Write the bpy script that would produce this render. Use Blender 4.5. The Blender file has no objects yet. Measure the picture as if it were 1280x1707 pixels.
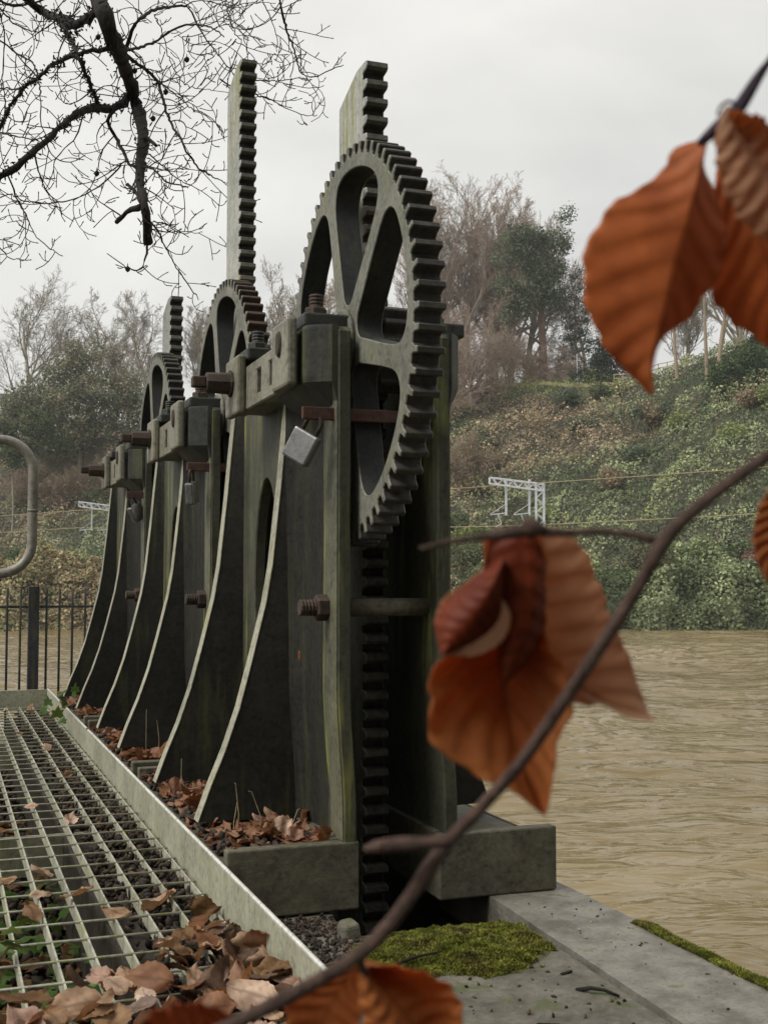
import bpy, math, random
import numpy as np
from mathutils import Vector, Matrix, noise as mnoise

C = bpy.context.scene.collection
scene = bpy.context.scene
PI = math.pi

# ------------------------------------------------------------------ camera
FPX = 2000.0                      # focal length in pixels of the 1280 x 1707 photograph
YAW = math.radians(20.2)
PITCH = math.atan(115.5 / FPX)
EYE = Vector((0, 0, 0.82))
cam_d = bpy.data.cameras.new("camera")
cam_d.sensor_fit = 'VERTICAL'; cam_d.sensor_height = 36; cam_d.sensor_width = 27
cam_d.lens = FPX / 1707 * 36
cam_d.clip_start = 0.02; cam_d.clip_end = 3000
cam_d.dof.use_dof = True
cam_d.dof.focus_distance = 5.0
cam_d.dof.aperture_fstop = 12.5
cam = bpy.data.objects.new("camera", cam_d); C.objects.link(cam)
cam.location = EYE
cam.rotation_euler = (PI / 2 + PITCH, 0, -YAW)
scene.camera = cam

# ------------------------------------------------------------------ sky and light (overcast)
SUN_EL, SUN_AZ = math.radians(50), math.radians(-95)      # azimuth from +Y, towards -X
world = bpy.data.worlds.new("World"); scene.world = world
world.use_nodes = True
nt = world.node_tree; nt.nodes.clear()
wo = nt.nodes.new('ShaderNodeOutputWorld')
sky = nt.nodes.new('ShaderNodeTexSky'); sky.sky_type = 'NISHITA'; sky.sun_disc = False
sky.sun_elevation = SUN_EL; sky.sun_rotation = SUN_AZ
bg1 = nt.nodes.new('ShaderNodeBackground'); bg1.inputs[1].default_value = 0.012
nt.links.new(sky.outputs[0], bg1.inputs[0])
tc = nt.nodes.new('ShaderNodeTexCoord')
mp = nt.nodes.new('ShaderNodeMapping'); mp.inputs['Scale'].default_value = (1.0, 1.0, 2.2)
nz = nt.nodes.new('ShaderNodeTexNoise'); nz.inputs['Scale'].default_value = 2.6; nz.inputs['Detail'].default_value = 5; nz.inputs['Roughness'].default_value = .48; nz.inputs['Distortion'].default_value = .3
rp = nt.nodes.new('ShaderNodeValToRGB')
rp.color_ramp.elements[0].position = .32; rp.color_ramp.elements[0].color = (.325, .315, .292, 1)
rp.color_ramp.elements[1].position = .68; rp.color_ramp.elements[1].color = (.47, .457, .42, 1)
bg2 = nt.nodes.new('ShaderNodeBackground'); bg2.inputs[1].default_value = 1.0
ad = nt.nodes.new('ShaderNodeAddShader')
nt.links.new(tc.outputs['Generated'], mp.inputs[0]); nt.links.new(mp.outputs[0], nz.inputs[0])
nt.links.new(nz.outputs[0], rp.inputs[0]); nt.links.new(rp.outputs[0], bg2.inputs[0])
nt.links.new(bg1.outputs[0], ad.inputs[0]); nt.links.new(bg2.outputs[0], ad.inputs[1])
nt.links.new(ad.outputs[0], wo.inputs[0])

sun_d = bpy.data.lights.new("sun", 'SUN'); sun_d.energy = 1.5; sun_d.angle = math.radians(25); sun_d.color = (1, .97, .92)
sun = bpy.data.objects.new("sun", sun_d); C.objects.link(sun)
sdir = Vector((math.sin(SUN_AZ) * math.cos(SUN_EL), math.cos(SUN_AZ) * math.cos(SUN_EL), math.sin(SUN_EL)))
sun.rotation_euler = sdir.to_track_quat('Z', 'Y').to_euler()
scene.view_settings.view_transform = 'Standard'; scene.view_settings.look = 'None'
scene.view_settings.exposure = 0.98; scene.view_settings.gamma = 1.0

# ------------------------------------------------------------------ helpers
FW = Vector((math.sin(YAW) * math.cos(PITCH), math.cos(YAW) * math.cos(PITCH), math.sin(PITCH)))
RT = Vector((math.cos(YAW), -math.sin(YAW), 0))
UP = RT.cross(FW)
def at(px, py, d):
    "point at depth d on the sight line of a photograph pixel"
    return EYE + (FW + RT * ((px - 640) / FPX) + UP * ((853.5 - py) / FPX)) * d

class MB:
    "collects shapes, builds one mesh object"
    def __init__(s): s.v = []; s.f = []; s.mi = []
    def add(s, vs, fs, m=0):
        b = len(s.v); s.v.extend([tuple(p) for p in vs])
        s.f.extend([tuple(i + b for i in f) for f in fs]); s.mi.extend([m] * len(fs)); return s
    def box(s, x0, x1, y0, y1, z0, z1, m=0, M=None):
        vs = [Vector((x, y, z)) for z in (z0, z1) for x, y in ((x0, y0), (x1, y0), (x1, y1), (x0, y1))]
        if M is not None: vs = [M @ p for p in vs]
        return s.add(vs, [(3, 2, 1, 0), (4, 5, 6, 7), (0, 1, 5, 4), (1, 2, 6, 5), (2, 3, 7, 6), (3, 0, 4, 7)], m)
    def tube(s, pts, rad, k=10, m=0, cap=True):
        pts = [Vector(p) for p in pts]; n = len(pts)
        if not hasattr(rad, '__len__'): rad = [rad] * n
        t0 = (pts[1] - pts[0]).normalized()
        a = t0.orthogonal().normalized(); vs = []
        for i in range(n):
            t = (pts[min(i + 1, n - 1)] - pts[max(i - 1, 0)]).normalized()
            a = (a - t * a.dot(t)).normalized(); b = t.cross(a)
            for j in range(k):
                q = 2 * PI * j / k
                vs.append(pts[i] + (a * math.cos(q) + b * math.sin(q)) * rad[i])
        fs = [(i * k + j, i * k + (j + 1) % k, (i + 1) * k + (j + 1) % k, (i + 1) * k + j) for i in range(n - 1) for j in range(k)]
        if cap: fs += [tuple(range(k - 1, -1, -1)), tuple(range((n - 1) * k, n * k))]
        return s.add(vs, fs, m)
    def prism(s, poly, axis, a0, a1, m=0):
        "extrude a polygon given in the plane across an axis"
        def P(u, w, a): return {'x': (a, u, w), 'y': (u, a, w), 'z': (u, w, a)}[axis]
        n = len(poly)
        vs = [P(u, w, a0) for u, w in poly] + [P(u, w, a1) for u, w in poly]
        fs = [tuple(range(n)), tuple(range(2 * n - 1, n - 1, -1))] + [(i + n, (i + 1) % n + n, (i + 1) % n, i) for i in range(n)]
        return s.add(vs, fs, m)
    def build(s, name, mats, parent=None, bevel=0, smooth=False, seg=2):
        me = bpy.data.meshes.new(name)
        off = Vector((0, 0, 0))
        p = parent
        while p is not None: off += p.location; p = p.parent
        me.from_pydata([tuple(Vector(v) - off) for v in s.v], [], s.f)
        if not isinstance(mats, (list, tuple)): mats = [mats]
        for m in mats: me.materials.append(m)
        if len(mats) > 1: me.polygons.foreach_set('material_index', s.mi)
        import bmesh
        bm = bmesh.new(); bm.from_mesh(me); bmesh.ops.recalc_face_normals(bm, faces=bm.faces); bm.to_mesh(me); bm.free()
        if smooth: me.polygons.foreach_set('use_smooth', [True] * len(me.polygons))
        o = bpy.data.objects.new(name, me); C.objects.link(o); o.parent = parent
        if bevel:
            md = o.modifiers.new('bevel', 'BEVEL'); md.width = bevel; md.segments = seg; md.limit_method = 'ANGLE'; md.angle_limit = math.radians(35)
            md.use_clamp_overlap = True
        return o

def np_obj(name, V, F, mats, parent=None, col=None, smooth=False, uv=None):
    "V (n,3), F (m,3 or 4); optional per-vertex colour"
    me = bpy.data.meshes.new(name)
    V = np.asarray(V, dtype=np.float32); F = np.asarray(F, dtype=np.int32)
    if parent is not None:
        off = Vector((0, 0, 0)); p = parent
        while p is not None: off += p.location; p = p.parent
        V = V - np.array(off, dtype=np.float32)
    n, k = F.shape
    me.vertices.add(len(V)); me.vertices.foreach_set('co', V.ravel())
    me.loops.add(n * k); me.loops.foreach_set('vertex_index', F.ravel())
    me.polygons.add(n); me.polygons.foreach_set('loop_start', np.arange(0, n * k, k, dtype=np.int32))
    me.update(calc_edges=True)
    if col is not None:
        ca = me.color_attributes.new('tint', 'FLOAT_COLOR', 'POINT')
        cc = np.ones((len(V), 4), dtype=np.float32); cc[:, :3] = col; ca.data.foreach_set('color', cc.ravel())
    me.materials.append(mats)
    if smooth: me.polygons.foreach_set('use_smooth', np.ones(n, dtype=bool))
    o = bpy.data.objects.new(name, me); C.objects.link(o); o.parent = parent
    return o

def tag(o, label=None, cat=None, group=None, kind=None):
    if label: o['label'] = label
    if cat: o['category'] = cat
    if group: o['group'] = group
    if kind: o['kind'] = kind
    return o
def empty(name, loc, label, cat, group=None):
    o = bpy.data.objects.new(name, None); C.objects.link(o); o.location = loc; o.empty_display_size = .1
    return tag(o, label, cat, group)
def copy_tree(o, parent=None):
    c = o.copy(); C.objects.link(c); c.parent = parent
    for ch in list(o.children): copy_tree(ch, c)
    return c

# ------------------------------------------------------------------ materials
def newmat(name):
    m = bpy.data.materials.new(name); m.use_nodes = True
    n = m.node_tree; n.nodes.clear()
    out = n.nodes.new('ShaderNodeOutputMaterial'); b = n.nodes.new('ShaderNodeBsdfPrincipled')
    n.links.new(b.outputs[0], out.inputs[0])
    return m, n, b, out
def coords(n, scale=(1, 1, 1), rnd=True, kind='Object'):
    t = n.nodes.new('ShaderNodeTexCoord'); m = n.nodes.new('ShaderNodeMapping'); m.inputs['Scale'].default_value = scale
    n.links.new(t.outputs[kind], m.inputs[0])
    if rnd:
        oi = n.nodes.new('ShaderNodeObjectInfo'); ml = n.nodes.new('ShaderNodeMath'); ml.operation = 'MULTIPLY'; ml.inputs[1].default_value = 37.0
        n.links.new(oi.outputs['Random'], ml.inputs[0]); n.links.new(ml.outputs[0], m.inputs['Location'])
    return m.outputs[0]
def noise(n, vec, scale, detail=4, rough=.55, dist=0.0):
    x = n.nodes.new('ShaderNodeTexNoise'); x.inputs['Scale'].default_value = scale; x.inputs['Detail'].default_value = detail
    x.inputs['Roughness'].default_value = rough; x.inputs['Distortion'].default_value = dist
    if vec is not None: n.links.new(vec, x.inputs[0])
    return x.outputs[0]
def ramp(n, fac, stops):
    r = n.nodes.new('ShaderNodeValToRGB'); e = r.color_ramp.elements
    while len(e) < len(stops): e.new(.5)
    for el, (p, c) in zip(e, stops):
        el.position = p; el.color = (c[0], c[1], c[2], 1) if hasattr(c, '__len__') else (c, c, c, 1)
    n.links.new(fac, r.inputs[0]); return r.outputs[0]
def mix(n, fac, a, b, mode='MIX'):
    x = n.nodes.new('ShaderNodeMix'); x.data_type = 'RGBA'; x.blend_type = mode
    for sock, val in ((x.inputs[0], fac), (x.inputs[6], a), (x.inputs[7], b)):
        if hasattr(val, 'links'): n.links.new(val, sock)
        elif hasattr(val, '__len__'): sock.default_value = (*val, 1)
        else: sock.default_value = val
    return x.outputs[2]
def bump(n, b, h, strength=.4, dist=.01):
    x = n.nodes.new('ShaderNodeBump'); x.inputs['Strength'].default_value = strength; x.inputs['Distance'].default_value = dist
    n.links.new(h, x.inputs['Height']); n.links.new(x.outputs[0], b.inputs['Normal'])

def iron(name, dark, pale, streak=(.17, .18, .05), amt=.5, streak_amt=.4, rough=.62, rust=.15, bs=.5, spec=.35, grain=60, rustc=(.10, .035, .015)):
    m, n, b, out = newmat(name)
    v = coords(n); vz = coords(n, (1, 1, .09))
    big = noise(n, v, 3.5, 5, .6); fine = noise(n, v, grain, 6, .7); st = noise(n, vz, 22, 5, .65); st2 = noise(n, v, 2.1, 3)
    f1 = ramp(n, big, [(.5 - .22 * amt, 0), (.72 - .2 * amt, 1)])
    c = mix(n, f1, dark, pale)
    blot = noise(n, v, 11, 6, .75, .8); c = mix(n, ramp(n, blot, [(.42, .4), (.5, 0)]), c, tuple(x * .55 for x in dark)); c = mix(n, ramp(n, blot, [(.56, 0), (.62, .5)]), c, tuple(x * 1.25 for x in pale))
    c = mix(n, ramp(n, fine, [(.35, .0), (.75, .55)]), c, tuple(x * 1.8 for x in pale))
    c = mix(n, ramp(n, fine, [(.25, .6), (.45, 0)]), c, tuple(x * .4 for x in dark))
    sm = n.nodes.new('ShaderNodeMath'); sm.operation = 'MULTIPLY'
    n.links.new(ramp(n, st, [(.5, 0), (.66, streak_amt * 1.6)]), sm.inputs[0]); n.links.new(ramp(n, st2, [(.42, 0), (.6, 1)]), sm.inputs[1])
    c = mix(n, sm.outputs[0], c, streak)
    r2 = noise(n, v, 7.3, 7, .75)
    c = mix(n, ramp(n, r2, [(.68 - .16 * rust, 0), (.78 - .14 * rust, min(1, rust * 4))]), c, rustc)
    n.links.new(c, b.inputs['Base Color'])
    b.inputs['Roughness'].default_value = rough; b.inputs['Specular IOR Level'].default_value = spec
    bump(n, b, mix(n, .5, fine, big), bs, .006)
    return m

M = {}
M['fin'] = iron('black_painted_iron', (.011, .0115, .010), (.024, .023, .018), amt=.3, streak_amt=.12, rust=.05, bs=.6, rough=.8, spec=.2)
M['fin_edge'] = iron('worn_lichen_edge', (.15, .145, .105), (.30, .29, .22), streak=(.34, .3, .1), amt=.8, streak_amt=.3, rust=.05, bs=.4)
M['plate'] = iron('mossy_iron', (.018, .019, .014), (.055, .054, .035), streak=(.2, .21, .06), amt=.9, streak_amt=.75, rust=.12, bs=.6)
M['band'] = iron('lichen_band', (.035, .035, .024), (.105, .102, .066), streak=(.13, .13, .045), amt=.8, streak_amt=.35, rust=.12, bs=.7)
M['plate_front'] = iron('rough_iron_edge', (.032, .03, .024), (.08, .073, .057), amt=.6, streak_amt=.1, rust=.08, bs=1.0, grain=90)
M['post'] = iron('post_iron', (.018, .0195, .018), (.042, .044, .037), amt=.5, streak_amt=.2, rust=.1, bs=.5)
M['beam'] = iron('beam_iron', (.08, .078, .058), (.20, .19, .145), streak=(.22, .2, .08), amt=.8, streak_amt=.35, rust=.22, bs=.6)
M['gear'] = iron('gear_iron', (.055, .056, .044), (.155, .152, .122), streak=(.2, .21, .08), amt=.8, streak_amt=.35, rust=.1, bs=.6)
M['rack'] = iron('rack_iron', (.20, .202, .18), (.34, .34, .30), streak=(.22, .22, .05), amt=.8, streak_amt=.8, rust=.16, bs=.5)
M['tooth'] = iron('tooth_iron', (.022, .019, .019), (.055, .05, .043), streak=(.1, .09, .04), amt=.5, streak_amt=.2, rust=.35, bs=.8, rustc=(.075, .04, .025))
M['slot_shade'] = iron('shade_toned_iron', (.008, .009, .010), (.02, .021, .02), amt=.5, streak_amt=.1, rust=.05, bs=.4)  # wheel slot walls: their shade is put into this near-black colour
M['tip'] = iron('pale_tooth_iron', (.05, .049, .042), (.11, .108, .088), streak=(.1, .09, .04), amt=.6, streak_amt=.1, rust=.2, bs=.8)
M['rust'] = iron('rusty_steel', (.026, .018, .014), (.058, .04, .029), streak=(.1, .06, .03), amt=.6, streak_amt=.2, rust=.6, bs=.9, rough=.8, rustc=(.065, .034, .02))
M['redrust'] = iron('red_rusty_bar', (.045, .024, .019), (.08, .042, .033), streak=(.1, .05, .03), amt=.6, streak_amt=.1, rust=.4, bs=.8, rough=.8)
M['rod'] = iron('mossy_rod', (.04, .035, .028), (.13, .115, .085), streak=(.16, .15, .06), amt=.9, streak_amt=.2, rust=.5, bs=.8)
M['foot'] = iron('foot_iron', (.042, .039, .027), (.105, .096, .066), streak=(.1, .1, .05), amt=.7, streak_amt=.1, rust=.3, bs=1.0, grain=45, rustc=(.16, .06, .03))
M['galv'] = iron('weathered_galvanised', (.19, .19, .135), (.30, .295, .22), streak=(.26, .26, .14), amt=.7, streak_amt=.6, rust=.02, rough=.6, spec=.5, bs=.3)
M['galv_bright'] = iron('bare_galvanised', (.36, .36, .31), (.52, .52, .47), amt=.8, streak_amt=.1, rust=.0, rough=.4, spec=.6, bs=.2)
M['grate'] = iron('grating_steel', (.17, .17, .12), (.36, .355, .28), streak=(.3, .32, .1), amt=.8, streak_amt=.5, rust=.0, rough=.55, spec=.5, bs=.2)
M['rail'] = iron('handrail_steel', (.13, .12, .10), (.23, .215, .18), amt=.8, streak_amt=.2, rust=.1, rough=.42, spec=.6, bs=.2)
M['fence'] = iron('black_fence_paint', (.012, .012, .014), (.03, .03, .032), streak=(.15, .16, .05), amt=.4, streak_amt=.3, rust=.04)
M['lock'] = iron('padlock_steel', (.11, .108, .105), (.21, .205, .2), amt=.7, streak_amt=.05, rust=.12, rough=.38, spec=.8, bs=.2)
M['rail_steel'] = iron('rail_steel', (.25, .2, .16), (.4, .36, .3), amt=.8)
for k in ('lock',): M[k].node_tree.nodes['Principled BSDF'].inputs['Metallic'].default_value = .6

def stone(name, dark, pale, scale=6, rough=.8, moss=0, bs=.6, grain=70):
    m, n, b, out = newmat(name)
    v = coords(n, rnd=False)
    big = noise(n, v, scale, 6, .65); fine = noise(n, v, grain, 6, .7)
    c = mix(n, ramp(n, big, [(.35, 0), (.65, 1)]), dark, pale)
    c = mix(n, ramp(n, fine, [(.3, .55), (.5, 0)]), c, tuple(x * .45 for x in dark))
    c = mix(n, ramp(n, fine, [(.6, .0), (.72, .6)]), c, tuple(x * 1.5 for x in pale))
    if moss:
        mo = noise(n, v, 9, 6, .7); c = mix(n, ramp(n, mo, [(.62 - moss, 0), (.7 - moss, .8)]), c, (.07, .085, .02))
    n.links.new(c, b.inputs['Base Color']); b.inputs['Roughness'].default_value = rough
    bump(n, b, mix(n, .5, fine, big), bs, .012)
    return m
M['ledge'] = stone('old_concrete', (.065, .06, .044), (.175, .16, .125), 7, moss=.06, bs=.9)
M['coping'] = stone('smooth_flagstone', (.10, .092, .072), (.25, .232, .195), 9, rough=.5, moss=.03, bs=.5, grain=90)
M['masonry'] = stone('wall_masonry', (.05, .048, .04), (.12, .11, .09), 5, moss=.05, bs=1)
M['soil'] = stone('dark_soil', (.02, .016, .011), (.055, .042, .028), 12, bs=1)
M['hill'] = stone('hill_soil', (.018, .02, .009), (.05, .045, .022), .3, bs=.2, grain=3)
M['ballast'] = stone('ballast', (.12, .105, .085), (.2, .18, .15), .5, bs=.4, grain=5)

def vcmat(name, rough=.7, trans=0.25, spec=.3, rndv=.0):
    "surface coloured by its own per-plant tint"
    m, n, b, out = newmat(name)
    a = n.nodes.new('ShaderNodeVertexColor'); a.layer_name = 'tint'
    n.links.new(a.outputs[0], b.inputs['Base Color']); b.inputs['Roughness'].default_value = rough
    b.inputs['Specular IOR Level'].default_value = spec
    if trans:
        t = n.nodes.new('ShaderNodeBsdfTranslucent'); x = n.nodes.new('ShaderNodeMixShader'); x.inputs[0].default_value = trans
        n.links.new(a.outputs[0], t.inputs[0]); n.links.new(b.outputs[0], x.inputs[1]); n.links.new(t.outputs[0], x.inputs[2]); n.links.new(x.outputs[0], out.inputs[0])
    return m
M['tint'] = vcmat('foliage_tint')
M['tint_solid'] = vcmat('litter_tint', trans=0, rough=.75)

def bark(name, dark, pale, scale=20, spec=.3):
    m, n, b, out = newmat(name); v = coords(n, (1, 1, .4))
    f = noise(n, v, scale, 6, .7); n.links.new(mix(n, ramp(n, f, [(.35, 0), (.65, 1)]), dark, pale), b.inputs['Base Color'])
    b.inputs['Roughness'].default_value = .85; b.inputs['Specular IOR Level'].default_value = spec; bump(n, b, f, .8, .02); return m
M['bark_dark'] = bark('wet_beech_bark', (.008, .007, .006), (.026, .021, .017), 25)
M['twig'] = bark('dark_twig', (.014, .009, .008), (.032, .02, .017), 30)
M['bark_far'] = bark('grey_bark', (.22, .195, .155), (.36, .32, .26), 3)
M['bark_tan'] = bark('tan_twigs', (.26, .2, .14), (.4, .31, .22), 2)
M['bark_pink'] = bark('warm_twigs', (.25, .19, .15), (.37, .29, .23), 2)
M['bark_red'] = bark('reddish_bark', (.13, .075, .05), (.22, .14, .1), 2)
M['sprig'] = bark('beech_shoot', (.05, .027, .019), (.15, .09, .065), 120, .5)
M['sprig_violet'] = bark('violet_shoot', (.03, .015, .035), (.08, .045, .07), 90, .5)

def leafmat(name, a, bcol, under, vein=.5, trans=.45, spread=.0):
    m, n, b, out = newmat(name)
    v = coords(n); f = noise(n, v, 28, 5, .6)
    at_ = n.nodes.new('ShaderNodeVertexColor'); at_.layer_name = 'tint'
    sp = n.nodes.new('ShaderNodeSeparateColor'); n.links.new(at_.outputs[0], sp.inputs[0])
    c = mix(n, ramp(n, f, [(.32, 0), (.68, 1)]), a, bcol)
    c = mix(n, ramp(n, sp.outputs[0], [(.0, 0), (1, vein)]), c, tuple(x * .35 for x in a))
    if spread:
        oi = n.nodes.new('ShaderNodeObjectInfo')
        hs = n.nodes.new('ShaderNodeHueSaturation'); n.links.new(c, hs.inputs['Color'])
        mr = n.nodes.new('ShaderNodeMapRange'); mr.inputs[3].default_value = 1 - spread; mr.inputs[4].default_value = 1 + spread * 1.1
        n.links.new(oi.outputs['Random'], mr.inputs[0]); n.links.new(mr.outputs[0], hs.inputs['Value'])
        mr2 = n.nodes.new('ShaderNodeMapRange'); mr2.inputs[3].default_value = 1.15; mr2.inputs[4].default_value = .65
        n.links.new(oi.outputs['Random'], mr2.inputs[0]); n.links.new(mr2.outputs[0], hs.inputs['Saturation'])
        c = hs.outputs[0]
    g = n.nodes.new('ShaderNodeNewGeometry')
    c2 = mix(n, g.outputs['Backfacing'], c, mix(n, .6, c, under))
    n.links.new(c2, b.inputs['Base Color']); b.inputs['Roughness'].default_value = .55; b.inputs['Specular IOR Level'].default_value = .22
    t = n.nodes.new('ShaderNodeBsdfTranslucent'); n.links.new(mix(n, 1.0, c, (1.25, .95, .7), 'MULTIPLY'), t.inputs[0])
    x = n.nodes.new('ShaderNodeMixShader'); x.inputs[0].default_value = trans
    n.links.new(b.outputs[0], x.inputs[1]); n.links.new(t.outputs[0], x.inputs[2]); n.links.new(x.outputs[0], out.inputs[0])
    bump(n, b, f, .3, .003)
    return m
M['leaf'] = leafmat('fallen_leaf', (.22, .12, .06), (.44, .27, .145), (.42, .29, .18), .6, .2, spread=.6)
M['leaf_old'] = leafmat('old_wet_leaf', (.07, .038, .022), (.15, .08, .045), (.14, .08, .05), .5, .1, spread=.5)
M['leaf_red'] = leafmat('russet_leaf', (.17, .07, .03), (.32, .15, .07), (.3, .16, .09), .5, .2, spread=.5)
M['leaf_rust'] = leafmat('rust_leaf', (.34, .082, .02), (.58, .185, .048), (.30, .10, .03), .38, .42)
M['leaf_orange'] = leafmat('orange_leaf', (.32, .098, .025), (.54, .225, .072), (.34, .13, .045), .4, .5)
M['leaf_dark'] = leafmat('dark_red_leaf', (.13, .018, .004), (.24, .045, .010), (.2, .04, .01), .5, .3)
M['leaf_pale'] = leafmat('pale_leaf', (.40, .22, .12), (.56, .36, .22), (.55, .38, .25), .35, .6)
M['ivy'] = leafmat('ivy_leaf', (.06, .13, .025), (.14, .24, .05), (.2, .3, .12), .3, .35, spread=.35)
M['straw'] = bark('dead_stem', (.3, .24, .13), (.45, .38, .22), 40)
M['white_paint'] = iron('white_gantry_paint', (.42, .44, .46), (.6, .62, .64), amt=.8, streak_amt=.0, rust=0, bs=.05)

# ------------------------------------------------------------------ shape tools
def cut2d(loops, depth, bevel=0.0, res=1):
    "solid sheet with holes: loops of (u,w) -> list of verts (u,w,+-depth/2), faces"
    cu = bpy.data.curves.new('tmp', 'CURVE'); cu.dimensions = '2D'; cu.fill_mode = 'BOTH'
    cu.extrude = depth / 2 - bevel; cu.bevel_depth = bevel; cu.bevel_resolution = 0; cu.offset = -bevel
    for lp in loops:
        s = cu.splines.new('POLY'); s.points.add(len(lp) - 1)
        for p, (x, y) in zip(s.points, lp): p.co = (x, y, 0, 1)
        s.use_cyclic_u = True
    ob = bpy.data.objects.new('tmp', cu); C.objects.link(ob)
    bpy.context.view_layer.update()
    dg = bpy.context.evaluated_depsgraph_get()
    me = bpy.data.meshes.new_from_object(ob.evaluated_get(dg), depsgraph=dg)
    vs = [tuple(v.co) for v in me.vertices]; fs = [tuple(p.vertices) for p in me.polygons]
    bpy.data.objects.remove(ob); bpy.data.curves.remove(cu); bpy.data.meshes.remove(me)
    return vs, fs
def chaikin(pts, it=2):
    for _ in range(it):
        q = []
        for i in range(len(pts)):
            a, b = pts[i], pts[(i + 1) % len(pts)]
            q.append((a[0] * .75 + b[0] * .25, a[1] * .75 + b[1] * .25)); q.append((a[0] * .25 + b[0] * .75, a[1] * .25 + b[1] * .75))
        pts = q
    return pts
def gear_outline(n, rr, rt, land=.32, root=.42):
    pts = []
    for i in range(n):
        a = 2 * PI * i / n; p = 2 * PI / n
        for f, r in ((-root / 2 - .09, rr), (-root / 2 + .03, rr + (rt - rr) * .3), (-land / 2, rt - (rt - rr) * .1), (-land / 2 + .05, rt), (land / 2 - .05, rt), (land / 2, rt - (rt - rr) * .1), (root / 2 - .03, rr + (rt - rr) * .3), (root / 2 + .09, rr)):
            pts.append((r * math.cos(a + f * p * 1.0), r * math.sin(a + f * p)))
    return pts

# ================================================================== THE PADDLE GEARS
S0 = 1.095                               # X of the rack / symmetry plane between the two cheeks
AX_Y, AX_Z = 3.03, 1.448                 # axle of the big wheel
FIN = [(.916, 1.385), (.902, 1.237), (.891, 1.109), (.881, 1.013), (.866, .868), (.848, .762), (.828, .68), (.809, .602), (.775, .473), (.736, .359), (.697, .265), (.662, .17)]
fin_pts = FIN

def smooth01(t): t = max(0, min(1, t)); return t * t * (3 - 2 * t)
def kick(z): return .017 * smooth01((.56 - z) / .34)

def mirror(mb):
    for i, (x, y, z) in enumerate(mb.v): mb.v[i] = (2 * S0 - x, y, z)
    return mb
def shift(mb, side):
    return mirror(mb) if side > 0 else mb

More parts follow.
